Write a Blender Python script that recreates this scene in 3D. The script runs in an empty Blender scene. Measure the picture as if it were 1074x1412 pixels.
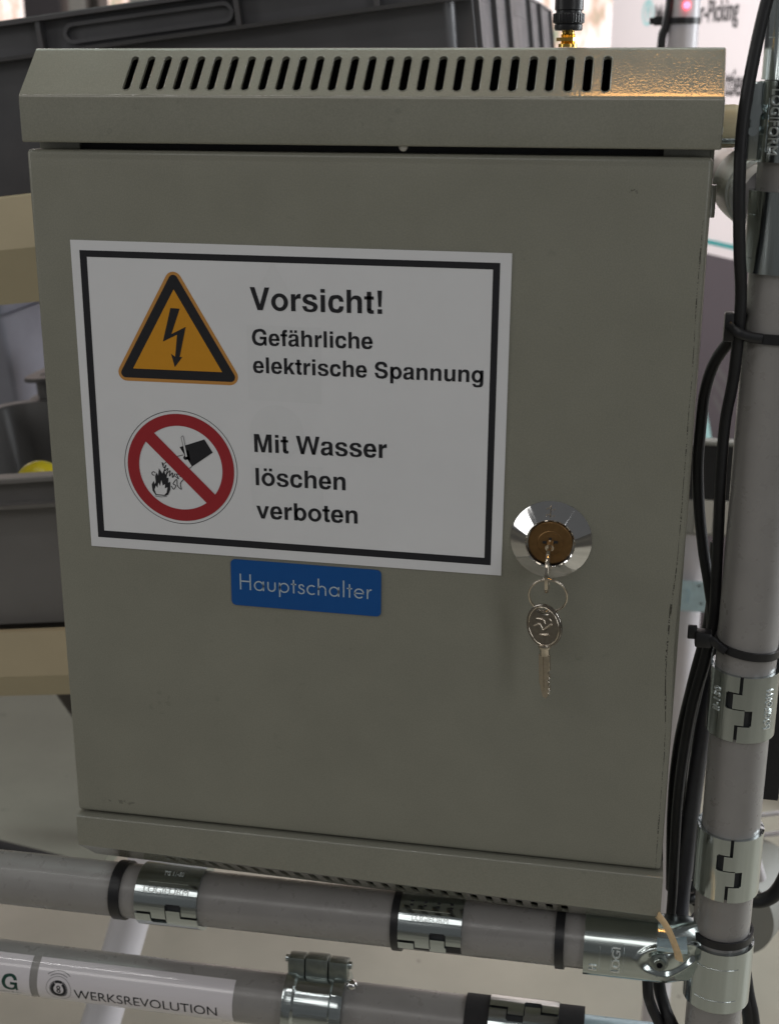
import bpy, bmesh, math, random
from math import sin, cos, pi, radians, tan, atan2, sqrt
from mathutils import Vector, Matrix, Euler
random.seed(7)
scn = bpy.context.scene
COL = scn.collection

# ------------------------------------------------------------------ camera
cd = bpy.data.cameras.new('camera'); cam = bpy.data.objects.new('camera', cd); COL.objects.link(cam)
cam.location = (0.28856, -0.60759, 0.38414)
cam.rotation_euler = (1.256716, -0.002105, 0.187285)
cd.sensor_fit = 'HORIZONTAL'; cd.sensor_width = 36; cd.lens = 62.01
cd.clip_start = 0.01; cd.clip_end = 60
cd.dof.use_dof = True; cd.dof.focus_distance = 0.66; cd.dof.aperture_fstop = 20
scn.camera = cam
# ------------------------------------------------------------------ world and lamps
w = bpy.data.worlds.new('World'); scn.world = w; w.use_nodes = True
bg = w.node_tree.nodes['Background']; bg.inputs[0].default_value = (0.95, 0.97, 0.97, 1); bg.inputs[1].default_value = 0.082
scn.view_settings.view_transform = 'Standard'; scn.view_settings.look = 'None'
scn.view_settings.exposure = 0.36; scn.view_settings.gamma = 1

def lamp(name, loc, target, size, size_y, power, color, label):
    l = bpy.data.lights.new(name, 'AREA'); l.shape = 'RECTANGLE'; l.size = size; l.size_y = size_y
    l.energy = power; l.color = color
    o = bpy.data.objects.new(name, l); COL.objects.link(o); o.location = loc
    d = Vector(target) - Vector(loc); o.rotation_euler = d.to_track_quat('-Z', 'Y').to_euler()
    return o
lamp('ceiling_lamp', (0.1, 0.62, 2.1), (0.1, 0.5, 0), 2.0, 0.7, 8.0, (0.84, 1.0, 0.92), '')
lamp('ceiling_lamp', (-0.3, -1.9, 1.7), (0.1, 0, 0.1), 1.8, 0.5, 4.5, (1.0, 0.98, 0.95), '')
lamp('tube_lamp', (-0.60, -0.74, 2.1), (-0.60, -0.74, 0), 1.5, 0.035, 3.0, (1.0, 0.99, 0.97), '')
lamp('banner_fill', (-0.75, 1.25, 0.9), (0.42, 2.15, 0.30), 0.6, 0.6, 20, (1.0, 0.96, 0.95), '')  # unseen fill lamp added to brighten the banner
lamp('side_light', (2.2, 1.0, 0.9), (0.35, 0.0, 0.1), 0.9, 1.5, 40, (0.93, 0.97, 1.0), '')  # window daylight from the right, out of view
lamp('side_light', (1.7, -1.5, 0.8), (0.30, 0.0, 0.15), 0.45, 1.6, 5.0, (0.97, 0.99, 1.0), '')  # added out of view, no window here: draws bright streaks on the clamps
lamp('side_light', (-1.7, -0.75, 0.9), (0.20, 0.0, 0.15), 0.45, 1.5, 5.0, (1.0, 0.99, 0.96), '')  # added left counterpart, also only for streaks on the metal sleeves
lamp('warm_lamp', (0.35, 0.050, 2.05), (0.35, 0.050, 0), 0.34, 0.11, 2.1, (1.0, 0.48, 0.13), '')

# ------------------------------------------------------------------ materials
def mat(name, base, rough=0.5, metal=0.0, var=0.0, vscale=40, bump=0.0, bscale=600, bdist=0.0004, coat=0.0,
        rvar=0.0, emit=None, estr=0.0, spec=0.5, stretch=None, trans=0.0, dirt=0.0, coat_rough=None, speck=0.0):
    m = bpy.data.materials.new(name); m.use_nodes = True
    nt = m.node_tree; N = nt.nodes; L = nt.links; P = N['Principled BSDF']
    P.inputs['Base Color'].default_value = (*base, 1); P.inputs['Roughness'].default_value = rough
    P.inputs['Metallic'].default_value = metal; P.inputs['Coat Weight'].default_value = coat
    P.inputs['Specular IOR Level'].default_value = spec
    P.inputs['Transmission Weight'].default_value = trans
    tc = N.new('ShaderNodeTexCoord'); vec = tc.outputs['Object']
    if stretch:
        mp = N.new('ShaderNodeMapping'); mp.inputs['Scale'].default_value = stretch; L.new(vec, mp.inputs[0]); vec = mp.outputs[0]
    if var > 0:
        n = N.new('ShaderNodeTexNoise'); n.inputs['Scale'].default_value = vscale; n.inputs['Detail'].default_value = 6
        n.inputs['Roughness'].default_value = 0.6; L.new(vec, n.inputs['Vector'])
        r = N.new('ShaderNodeMapRange'); r.inputs[1].default_value = 0.3; r.inputs[2].default_value = 0.7
        r.inputs[3].default_value = 1 - var; r.inputs[4].default_value = 1 + var; L.new(n.outputs['Fac'], r.inputs[0])
        mx = N.new('ShaderNodeVectorMath'); mx.operation = 'SCALE'; mx.inputs[0].default_value = base
        L.new(r.outputs[0], mx.inputs['Scale']); col = mx.outputs[0]
        if dirt > 0:
            n3 = N.new('ShaderNodeTexNoise'); n3.inputs['Scale'].default_value = vscale * 6; n3.inputs['Detail'].default_value = 8
            L.new(vec, n3.inputs['Vector'])
            r3 = N.new('ShaderNodeMapRange'); r3.inputs[1].default_value = 0.66; r3.inputs[2].default_value = 0.74
            r3.inputs[3].default_value = 1; r3.inputs[4].default_value = 1 - dirt; L.new(n3.outputs['Fac'], r3.inputs[0])
            mx3 = N.new('ShaderNodeVectorMath'); mx3.operation = 'SCALE'; L.new(col, mx3.inputs[0]); L.new(r3.outputs[0], mx3.inputs['Scale']); col = mx3.outputs[0]
        if speck > 0:
            n4 = N.new('ShaderNodeTexNoise'); n4.inputs['Scale'].default_value = 1500; n4.inputs['Detail'].default_value = 2; L.new(vec, n4.inputs['Vector'])
            r4 = N.new('ShaderNodeMapRange'); r4.inputs[1].default_value = 0.3; r4.inputs[2].default_value = 0.7
            r4.inputs[3].default_value = 1 - speck; r4.inputs[4].default_value = 1 + speck; L.new(n4.outputs['Fac'], r4.inputs[0])
            mx4 = N.new('ShaderNodeVectorMath'); mx4.operation = 'SCALE'; L.new(col, mx4.inputs[0]); L.new(r4.outputs[0], mx4.inputs['Scale']); col = mx4.outputs[0]
        L.new(col, P.inputs['Base Color'])
        if rvar > 0:
            n2 = N.new('ShaderNodeTexNoise'); n2.inputs['Scale'].default_value = vscale * 2.3; n2.inputs['Detail'].default_value = 5
            L.new(vec, n2.inputs['Vector'])
            r2 = N.new('ShaderNodeMapRange'); r2.inputs[1].default_value = 0.3; r2.inputs[2].default_value = 0.7
            r2.inputs[3].default_value = max(0.03, rough - rvar); r2.inputs[4].default_value = rough + rvar
            L.new(n2.outputs['Fac'], r2.inputs[0]); L.new(r2.outputs[0], P.inputs['Roughness'])
    if bump > 0:
        n = N.new('ShaderNodeTexNoise'); n.inputs['Scale'].default_value = bscale; n.inputs['Detail'].default_value = 3
        L.new(vec, n.inputs['Vector'])
        b = N.new('ShaderNodeBump'); b.inputs['Strength'].default_value = bump; b.inputs['Distance'].default_value = bdist
        L.new(n.outputs['Fac'], b.inputs['Height']); L.new(b.outputs[0], P.inputs['Normal']); L.new(b.outputs[0], P.inputs['Coat Normal'])
    if coat_rough is not None: P.inputs['Coat Roughness'].default_value = coat_rough
    if emit:
        P.inputs['Emission Color'].default_value = (*emit, 1); P.inputs['Emission Strength'].default_value = estr
    return m

M = {}
PAINT = (0.238, 0.234, 0.192)
M['paint'] = mat('grey_green_textured_paint', PAINT, 0.45, var=0.05, vscale=25, bump=0.6, bscale=820, bdist=0.000060, speck=0.09, spec=0.35, rvar=0.09, dirt=0.12, coat=1.0, coat_rough=0.035)
M['inside'] = mat('dark_cabinet_inside', (0.02, 0.02, 0.022), 0.7, var=0.1)  # near-black so the cabinet inside looks unlit; also fills holes and gaps
M['paper'] = mat('white_paper', (0.71, 0.71, 0.73), 0.62, var=0.02, vscale=30, bump=0.1, bscale=2500, bdist=0.00005)
M['ghost'] = mat('faint_show_through', (0.688, 0.69, 0.708), 0.62, var=0.02, vscale=60)
M['black_ink'] = mat('black_ink', (0.022, 0.022, 0.026), 0.5, spec=0.25, var=0.05, vscale=300)
M['yellow_ink'] = mat('yellow_ink', (0.60, 0.27, 0.022), 0.5, spec=0.25, var=0.02, vscale=200)
M['pale_yellow_ink'] = mat('orange_ink', (0.53, 0.25, 0.06), 0.5, var=0.02, vscale=200)
M['red_ink'] = mat('red_ink', (0.34, 0.028, 0.035), 0.5, spec=0.25, var=0.02, vscale=200)
M['blue'] = mat('blue_label', (0.001, 0.075, 0.29), 0.38, var=0.03, vscale=60)
M['label_text'] = mat('pale_label_print', (0.42, 0.50, 0.57), 0.5, var=0.02)
M['pipe'] = mat('grey_brown_coated_pipe', (0.275, 0.262, 0.254), 0.33, var=0.05, vscale=60, bump=0.12, bscale=350, bdist=0.0002, rvar=0.10, coat=0.12, dirt=0.12)
M['pipe_white'] = mat('pale_coated_pipe', (0.62, 0.59, 0.62), 0.3, var=0.04, vscale=30)
M['zinc'] = mat('galvanised_steel', (0.56, 0.61, 0.60), 0.20, metal=1, var=0.05, vscale=90, bump=0.08, bscale=900, bdist=0.0001, rvar=0.07)
M['zinc'] = mat('galvanised_steel', (0.55, 0.60, 0.605), 0.17, metal=1, var=0.10, vscale=160, bump=0.5, bscale=200, bdist=0.0007, rvar=0.08, stretch=(1, 1, 0.05))
M['zinc_dark'] = mat('dull_galvanised_steel', (0.30, 0.33, 0.31), 0.35, metal=1, var=0.12, vscale=300, bump=0.2, bscale=500, bdist=0.0001)
M['zinc_light'] = mat('brightened_galvanised_steel', (0.85, 0.88, 0.87), 0.4, metal=0.8, var=0.03)  # lightened copy of the steel, painting extra brightness on letters and elbow clamp
M['zinc_x'] = mat('galvanised_steel_arm', (0.50, 0.55, 0.54), 0.17, metal=1, var=0.07, vscale=160, bump=0.4, bscale=200, bdist=0.0003, rvar=0.06, stretch=(0.06, 1, 1))
M['nickel_dark'] = mat('dark_nickel', (0.34, 0.31, 0.28), 0.16, metal=1, var=0.2, vscale=500, bump=0.3, bscale=700, bdist=0.0002)
M['zinc_blue'] = mat('blue_zinc_plate', (0.52, 0.68, 0.75), 0.35, metal=0.5, var=0.1, vscale=120, rvar=0.08)
M['chrome'] = mat('chrome', (0.70, 0.69, 0.69), 0.06, metal=1, var=0.04, vscale=120)
M['nickel'] = mat('nickel', (0.62, 0.55, 0.46), 0.17, metal=1, var=0.1, vscale=600, bump=0.2, bscale=900, bdist=0.0002)
M['brass'] = mat('brass', (0.25, 0.145, 0.06), 0.42, metal=0.85, var=0.12, vscale=400)
M['gold'] = mat('gold_plated_brass', (0.85, 0.55, 0.14), 0.24, metal=1, var=0.05, vscale=300)
M['black'] = mat('black_plastic', (0.013, 0.013, 0.015), 0.38, var=0.15, vscale=200, bump=0.1, bscale=900)
M['cable'] = mat('black_cable_sheath', (0.010, 0.010, 0.012), 0.5, var=0.2, vscale=150, bump=0.15, bscale=700)
M['cable_grey'] = mat('grey_cable_sheath', (0.06, 0.06, 0.068), 0.4, var=0.1, vscale=150)
M['board'] = mat('grey_green_board', (0.19, 0.195, 0.155), 0.5, var=0.1, vscale=8, bump=0.1, bscale=100, dirt=0.3)
M['tape'] = mat('black_cloth_tape', (0.016, 0.015, 0.016), 0.8, var=0.2, vscale=400, bump=0.4, bscale=1800)
M['bin'] = mat('dark_grey_bin_plastic', (0.080, 0.078, 0.084), 0.42, var=0.12, vscale=14, bump=0.2, bscale=300, rvar=0.08)
M['bin_mid'] = mat('mid_grey_bin_plastic', (0.16, 0.152, 0.148), 0.4, var=0.08, vscale=14, bump=0.15, bscale=300)
M['bin_back'] = mat('blue_grey_bin_plastic', (0.27, 0.27, 0.32), 0.5, var=0.12, vscale=12)
M['beige'] = mat('beige_plastic', (0.41, 0.350, 0.23), 0.45, var=0.05, vscale=12, bump=0.1, bscale=400)
M['yellow'] = mat('yellow_rubber', (0.48, 0.39, 0.02), 0.25, var=0.03)
M['strap'] = mat('cream_strap', (0.72, 0.52, 0.30), 0.4, var=0.12, vscale=250)
M['label_paper'] = mat('white_vinyl_label', (0.72, 0.68, 0.71), 0.14, var=0.02, vscale=20, coat=0.6)
M['green_ink'] = mat('dark_green_ink', (0.012, 0.060, 0.045), 0.5, var=0.02)
M['banner'] = mat('banner_fabric', (0.80, 0.74, 0.76), 0.6, var=0.02, vscale=5)
M['banner_dark'] = mat('banner_dark_print', (0.085, 0.072, 0.085), 0.6, var=0.03, vscale=5)
M['teal'] = mat('teal_print', (0.05, 0.32, 0.33), 0.6, var=0.03, vscale=5)
M['pale_teal'] = mat('pale_teal_print', (0.40, 0.68, 0.69), 0.6, var=0.03, vscale=5)
M['grey_ink'] = mat('grey_print', (0.10, 0.095, 0.10), 0.6, var=0.03, vscale=5)
M['white'] = mat('white_plastic', (0.55, 0.53, 0.49), 0.45, var=0.04, vscale=10)
M['off_white'] = mat('grey_white_plastic', (0.26, 0.26, 0.24), 0.5, var=0.04, vscale=10)
M['led'] = mat('red_led', (0.8, 0.02, 0.02), 0.3, var=0.02, emit=(1.0, 0.05, 0.09), estr=9)
M['frame_dark'] = mat('dark_window_frame', (0.10, 0.09, 0.10), 0.5, var=0.05, vscale=4)
M['frame_light'] = mat('pale_window_frame', (0.52, 0.50, 0.47), 0.5, var=0.05, vscale=4)
M['dark_brown'] = mat('dark_brown_frame', (0.05, 0.042, 0.036), 0.5, var=0.1)

def floor_mat():
    m = mat('beige_floor_coating', (0.40, 0.375, 0.31), 0.42, var=0.09, vscale=5, bump=0.1, bscale=40, bdist=0.002, rvar=0.1, dirt=0.0)
    nt = m.node_tree; N = nt.nodes; L = nt.links; P = N['Principled BSDF']
    src = P.inputs['Base Color'].links[0].from_socket
    v = N.new('ShaderNodeTexVoronoi'); v.inputs['Scale'].default_value = 16; L.new(N['Texture Coordinate'].outputs['Object'], v.inputs['Vector'])
    r = N.new('ShaderNodeMapRange'); r.inputs[1].default_value = 0.03; r.inputs[2].default_value = 0.06; r.inputs[3].default_value = 0.45; r.inputs[4].default_value = 1
    L.new(v.outputs['Distance'], r.inputs[0])
    mx = N.new('ShaderNodeVectorMath'); mx.operation = 'SCALE'; L.new(src, mx.inputs[0]); L.new(r.outputs[0], mx.inputs['Scale'])
    L.new(mx.outputs[0], P.inputs['Base Color'])
    return m
M['floor'] = floor_mat()

def outdoor_mat():
    m = bpy.data.materials.new('bright_garden_view'); m.use_nodes = True
    nt = m.node_tree; N = nt.nodes; L = nt.links; N.remove(N['Principled BSDF'])
    e = N.new('ShaderNodeEmission'); L.new(e.outputs[0], N['Material Output'].inputs[0]); e.inputs[1].default_value = 1.15
    tc = N.new('ShaderNodeTexCoord'); mp = N.new('ShaderNodeMapping'); mp.inputs['Scale'].default_value = (7, 1, 3.0)
    L.new(tc.outputs['Object'], mp.inputs[0])
    n = N.new('ShaderNodeTexNoise'); n.inputs['Scale'].default_value = 2.2; n.inputs['Detail'].default_value = 3; L.new(mp.outputs[0], n.inputs['Vector'])
    cr = N.new('ShaderNodeValToRGB'); L.new(n.outputs['Fac'], cr.inputs[0])
    el = cr.color_ramp.elements; el[0].position = 0.33; el[0].color = (0.30, 0.33, 0.24, 1); el[1].position = 0.62; el[1].color = (0.95, 0.90, 0.92, 1)
    a = cr.color_ramp.elements.new(0.42); a.color = (0.62, 0.44, 0.34, 1)
    b = cr.color_ramp.elements.new(0.52); b.color = (0.92, 0.76, 0.70, 1)
    L.new(cr.outputs[0], e.inputs[0])
    return m
M['outdoor'] = outdoor_mat()

def door_mat():
    # painted sheet with a wavering worn line along the right-hand bend, a few scuffs near the bottom left
    m = mat('grey_green_door_paint', PAINT, 0.45, var=0.05, vscale=25, bump=0.6, bscale=820, bdist=0.000060, speck=0.09, spec=0.35, rvar=0.09, dirt=0.10, coat=0.4, coat_rough=0.12)
    nt = m.node_tree; N = nt.nodes; L = nt.links; P = N['Principled BSDF']
    src = P.inputs['Base Color'].links[0].from_socket
    tc = N['Texture Coordinate']; sx = N.new('ShaderNodeSeparateXYZ'); L.new(tc.outputs['Object'], sx.inputs[0])
    def math_(op, a, b=None, c=None):
        n = N.new('ShaderNodeMath'); n.operation = op
        for i, q in enumerate((a, b, c)):
            if q is None: continue
            if isinstance(q, (int, float)): n.inputs[i].default_value = q
            else: L.new(q, n.inputs[i])
        return n.outputs[0]
    X, Z = math_('ADD', sx.outputs[0], 0.158), math_('ADD', sx.outputs[2], -0.0415)
    def zn(scale, det=3):
        c = N.new('ShaderNodeCombineXYZ'); L.new(Z, c.inputs[0]); n = N.new('ShaderNodeTexNoise'); n.inputs['Scale'].default_value = scale
        n.inputs['Detail'].default_value = det; L.new(c.outputs[0], n.inputs['Vector']); return n.outputs['Fac']
    wav = math_('MULTIPLY', math_('SUBTRACT', zn(22), 0.5), 0.0020)
    # a dent in the worn line round z = 0.13
    d = math_('MULTIPLY', math_('SUBTRACT', Z, 0.125), 28.0)
    bell = math_('EXPONENT', math_('MULTIPLY', math_('MULTIPLY', d, d), -1.0))
    line = math_('SUBTRACT', math_('ADD', wav, 0.3119), math_('MULTIPLY', bell, 0.0022))
    dist = math_('ABSOLUTE', math_('SUBTRACT', X, line))
    wid = math_('ADD', math_('MULTIPLY', math_('POWER', zn(60, 2), 3.0), 0.0013), math_('MULTIPLY', bell, 0.00025))
    on = math_('LESS_THAN', dist, wid)
    n2d = N.new('ShaderNodeTexNoise'); n2d.inputs['Scale'].default_value = 1100; n2d.inputs['Detail'].default_value = 4; L.new(tc.outputs['Object'], n2d.inputs['Vector'])
    dash = math_('GREATER_THAN', math_('ADD', math_('MULTIPLY', n2d.outputs['Fac'], 0.5), math_('MULTIPLY', zn(130, 4), 0.5)), 0.485)
    top = math_('LESS_THAN', Z, 0.325)
    mask = math_('MULTIPLY', math_('MULTIPLY', on, dash), math_('MULTIPLY', top, 0.85))
    # scuffs bottom left
    def scuff(cx, cz, rx, rz, thr, amt):
        nn = N.new('ShaderNodeTexNoise'); nn.inputs['Scale'].default_value = 260; nn.inputs['Detail'].default_value = 6; L.new(tc.outputs['Object'], nn.inputs['Vector'])
        dx = math_('DIVIDE', math_('SUBTRACT', X, cx), rx); dz = math_('DIVIDE', math_('SUBTRACT', Z, cz), rz)
        rr = math_('EXPONENT', math_('MULTIPLY', math_('ADD', math_('MULTIPLY', dx, dx), math_('MULTIPLY', dz, dz)), -1.0))
        return math_('MULTIPLY', math_('GREATER_THAN', math_('MULTIPLY', nn.outputs['Fac'], rr), thr), amt)
    s = math_('MAXIMUM', scuff(0.026, 0.008, 0.016, 0.004, 0.50, 0.35), scuff(0.28, 0.336, 0.008, 0.005, 0.52, 0.5))
    s = math_('MAXIMUM', s, scuff(0.055, 0.335, 0.004, 0.003, 0.50, 0.25))
    s = math_('MAXIMUM', s, scuff(0.05, 0.07, 0.02, 0.02, 0.56, 0.12))
    mask = math_('MAXIMUM', mask, s)
    mx = N.new('ShaderNodeMix'); mx.data_type = 'RGBA'; L.new(mask, mx.inputs[0]); L.new(src, mx.inputs[6]); mx.inputs[7].default_value = (0.02, 0.018, 0.012, 1)
    L.new(mx.outputs[2], P.inputs['Base Color'])
    return m
M['door'] = door_mat()

# ------------------------------------------------------------------ helpers
def empty(name, loc, label, cat, group=None, rot=(0, 0, 0)):
    o = bpy.data.objects.new(name, None); COL.objects.link(o); o.location = loc; o.rotation_euler = rot
    o.empty_display_size = 0.01
    tag(o, label, cat, group); return o
def tag(o, label=None, cat=None, group=None, kind=None):
    if label: o['label'] = label
    if cat: o['category'] = cat
    if group: o['group'] = group
    if kind: o['kind'] = kind
    return o
def rootloc(p):
    while p.parent: p = p.parent
    return p.location
def obj(name, bm, m, parent=None, world=True, smooth=None, label=None, recalc=True):
    """links a bmesh as one object; world=True: its vertices are in world space and are moved into the root's space"""
    if parent is not None:
        if world: bmesh.ops.translate(bm, verts=bm.verts, vec=-rootloc(parent))
        off = None
    else:
        xs = [v.co for v in bm.verts]
        mn = Vector([min(c[i] for c in xs) for i in range(3)]); mxx = Vector([max(c[i] for c in xs) for i in range(3)])
        off = Vector(((mn.x + mxx.x) / 2, (mn.y + mxx.y) / 2, mn.z))
        if world: bmesh.ops.translate(bm, verts=bm.verts, vec=-off)
    if recalc: bmesh.ops.recalc_face_normals(bm, faces=bm.faces)
    me = bpy.data.meshes.new(name); 
    if smooth is not None:
        for f in bm.faces: f.smooth = True
    bm.to_mesh(me); bm.free()
    if smooth is not None: me.set_sharp_from_angle(angle=radians(smooth))
    me.materials.append(m)
    o = bpy.data.objects.new(name, me); COL.objects.link(o)
    if parent is not None: o.parent = parent
    elif world: o.location = off
    if label: o['label'] = label
    return o
def copy_tree(o, parent=None):
    c = o.copy(); COL.objects.link(c)
    if parent is not None: c.parent = parent
    for ch in list(o.children): copy_tree(ch, c)
    return c
def box(bm, x0, x1, y0, y1, z0, z1, bev=0.0, seg=2):
    r = bmesh.ops.create_cube(bm, size=1); vs = r['verts']
    bmesh.ops.scale(bm, vec=(x1 - x0, y1 - y0, z1 - z0), verts=vs)
    bmesh.ops.translate(bm, vec=((x0 + x1) / 2, (y0 + y1) / 2, (z0 + z1) / 2), verts=vs)
    if bev > 0:
        es = list({e for v in vs for e in v.link_edges})
        rr = bmesh.ops.bevel(bm, geom=es, offset=bev, segments=seg, profile=0.5, affect='EDGES')
        vs = list({v for f in rr['faces'] for v in f.verts} | {v for v in vs if v.is_valid})
    return vs
def frame_from(d):
    d = Vector(d).normalized(); up = Vector((0, 0, 1)) if abs(d.z) < 0.95 else Vector((0, 1, 0))
    s = d.cross(up).normalized(); t = s.cross(d).normalized(); return d, s, t
def cyl(bm, a, b, r, n=32, r2=None, caps=True):
    a = Vector(a); b = Vector(b); d, s, t = frame_from(b - a); r2 = r if r2 is None else r2
    A = [bm.verts.new(a + (s * cos(2 * pi * i / n) + t * sin(2 * pi * i / n)) * r) for i in range(n)]
    B = [bm.verts.new(b + (s * cos(2 * pi * i / n) + t * sin(2 * pi * i / n)) * r2) for i in range(n)]
    for i in range(n): bm.faces.new((A[i], A[(i + 1) % n], B[(i + 1) % n], B[i]))
    if caps: bm.faces.new(A[::-1]); bm.faces.new(B)
    return A + B
def catmull(pts, k=8):
    pts = [Vector(p) for p in pts]; out = []
    P = [pts[0] * 2 - pts[1]] + pts + [pts[-1] * 2 - pts[-2]]
    for i in range(1, len(P) - 2):
        p0, p1, p2, p3 = P[i - 1], P[i], P[i + 1], P[i + 2]
        for j in range(k):
            t = j / k
            out.append(0.5 * ((2 * p1) + (p2 - p0) * t + (2 * p0 - 5 * p1 + 4 * p2 - p3) * t * t + (3 * p1 - p0 - 3 * p2 + p3) * t ** 3))
    out.append(pts[-1]); return out
def tube(bm, pts, r, n=12, k=8, spline=True, closed=False, flat=1.0):
    P = catmull(pts, k) if spline else [Vector(p) for p in pts]
    rings = []; up = None; m = len(P)
    for i in range(m):
        if closed: d = (P[(i + 1) % m] - P[i - 1]).normalized()
        else: d = (P[min(i + 1, m - 1)] - P[max(i - 1, 0)]).normalized()
        if up is None:
            up = Vector((0, 1, 0)) if abs(d.y) < 0.9 else Vector((1, 0, 0))
        s = d.cross(up).normalized(); up = s.cross(d).normalized()
        rr = r(i / (m - 1)) if callable(r) else r
        rings.append([bm.verts.new(P[i] + (s * cos(2 * pi * j / n) + up * flat * sin(2 * pi * j / n)) * rr) for j in range(n)])
    L = m if closed else m - 1
    for i in range(L):
        A, B = rings[i], rings[(i + 1) % m]
        for j in range(n): bm.faces.new((A[j], A[(j + 1) % n], B[(j + 1) % n], B[j]))
    if not closed: bm.faces.new(rings[0][::-1]); bm.faces.new(rings[-1])
def lathe(bm, prof, origin, axis, n=48, a0=0, a1=2 * pi):
    """prof = [(r, h)] round axis from origin"""
    d, s, t = frame_from(axis); o = Vector(origin); full = abs(a1 - a0 - 2 * pi) < 1e-6
    cols = []
    for i in range(n if full else n + 1):
        a = a0 + (a1 - a0) * i / n
        cols.append([bm.verts.new(o + d * h + (s * cos(a) + t * sin(a)) * max(r, 1e-6)) for r, h in prof])
    c = len(cols)
    for i in range(c if full else c - 1):
        A, B = cols[i], cols[(i + 1) % c]
        for j in range(len(prof) - 1): bm.faces.new((A[j], B[j], B[j + 1], A[j + 1]))
def shell(bm, r0, r1, th, hs, keep=None):
    """thick cylinder sector round local Z; th, hs = grid lines; keep(theta, h) -> bool"""
    nt, nh = len(th) - 1, len(hs) - 1
    full = abs(th[-1] - th[0] - 2 * pi) < 1e-6
    K = [[(keep is None or keep((th[i] + th[i + 1]) / 2, (hs[j] + hs[j + 1]) / 2)) for j in range(nh)] for i in range(nt)]
    cache = {}
    def V(i, j, o):
        if full: i %= nt
        key = (i, j, o)
        if key not in cache:
            r = r1 if o else r0
            cache[key] = bm.verts.new((r * sin(th[i]), -r * cos(th[i]), hs[j]))
        return cache[key]
    def k(i, j):
        if j < 0 or j >= nh: return False
        if full: i %= nt
        elif i < 0 or i >= nt: return False
        return K[i][j]
    for i in range(nt):
        for j in range(nh):
            if not K[i][j]: continue
            bm.faces.new((V(i, j, 1), V(i + 1, j, 1), V(i + 1, j + 1, 1), V(i, j + 1, 1)))
            bm.faces.new((V(i, j, 0), V(i, j + 1, 0), V(i + 1, j + 1, 0), V(i + 1, j, 0)))
            if not k(i, j - 1): bm.faces.new((V(i, j, 0), V(i + 1, j, 0), V(i + 1, j, 1), V(i, j, 1)))
            if not k(i, j + 1): bm.faces.new((V(i, j + 1, 1), V(i + 1, j + 1, 1), V(i + 1, j + 1, 0), V(i, j + 1, 0)))
            if not k(i - 1, j): bm.faces.new((V(i, j, 0), V(i, j, 1), V(i, j + 1, 1), V(i, j + 1, 0)))
            if not k(i + 1, j): bm.faces.new((V(i + 1, j, 1), V(i + 1, j, 0), V(i + 1, j + 1, 0), V(i + 1, j + 1, 1)))
def grid(a, b, step, extra=()):
    n = max(1, int(math.ceil((b - a) / step))); g = [a + (b - a) * i / n for i in range(n + 1)]
    for e in extra:
        if a < e < b:
            g = [q for q in g if abs(q - e) > step * 0.3 or q in (a, b) or q in extra] + [e]
    return sorted(set(g))
def curve_mesh(outline, holes, thick, bev=0.0):
    """flat plate with holes, in XY, front at z = +thick/2"""
    cu = bpy.data.curves.new('tmp', 'CURVE'); cu.dimensions = '2D'; cu.fill_mode = 'BOTH'
    cu.extrude = max(0, thick / 2 - bev); cu.bevel_depth = bev; cu.bevel_resolution = 1; cu.offset = -bev
    for poly in [outline] + holes:
        s = cu.splines.new('POLY'); s.points.add(len(poly) - 1)
        for p, (x, y) in zip(s.points, poly): p.co = (x, y, 0, 1)
        s.use_cyclic_u = True
    return from_curve(cu)
def from_curve(cu):
    o = bpy.data.objects.new('tmp', cu); COL.objects.link(o)
    dg = bpy.context.evaluated_depsgraph_get(); me = bpy.data.meshes.new_from_object(o.evaluated_get(dg))
    bm = bmesh.new(); bm.from_mesh(me); bpy.data.objects.remove(o); bpy.data.curves.remove(cu); bpy.data.meshes.remove(me)
    return bm
def text_bm(body, width, thick=0.0, height=None, bold=0.0):
    """plain text, left bottom at 0,0, scaled to the given width"""
    cu = bpy.data.curves.new('tmp', 'FONT'); cu.body = body; cu.size = 1; cu.extrude = 0.05 if thick else 0; cu.offset = bold
    bm = from_curve(cu)
    x0 = min(v.co.x for v in bm.verts); x1 = max(v.co.x for v in bm.verts); s = width / (x1 - x0)
    sy = s if height is None else height / 0.7
    for v in bm.verts: v.co = Vector(((v.co.x - x0) * s, v.co.y * sy, (v.co.z + 0.05) / 0.1 * thick if thick else 0))
    return bm
def join(dst, src, mx=None):
    me = bpy.data.meshes.new('tmp'); src.to_mesh(me); src.free()
    if mx is not None: me.transform(mx)
    dst.from_mesh(me); bpy.data.meshes.remove(me)
def slicey(bm, step, lo, hi):
    y = lo
    while y < hi:
        bmesh.ops.bisect_plane(bm, geom=bm.verts[:] + bm.edges[:] + bm.faces[:], plane_co=(0, y, 0), plane_no=(0, 1, 0)); y += step
def rrect(x0, x1, y0, y1, r, n=5):
    out = []
    for cx, cy, a in ((x1 - r, y0 + r, -pi / 2), (x1 - r, y1 - r, 0), (x0 + r, y1 - r, pi / 2), (x0 + r, y0 + r, pi)):
        for i in range(n + 1): out.append((cx + r * cos(a + pi / 2 * i / n), cy + r * sin(a + pi / 2 * i / n)))
    return out

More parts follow.
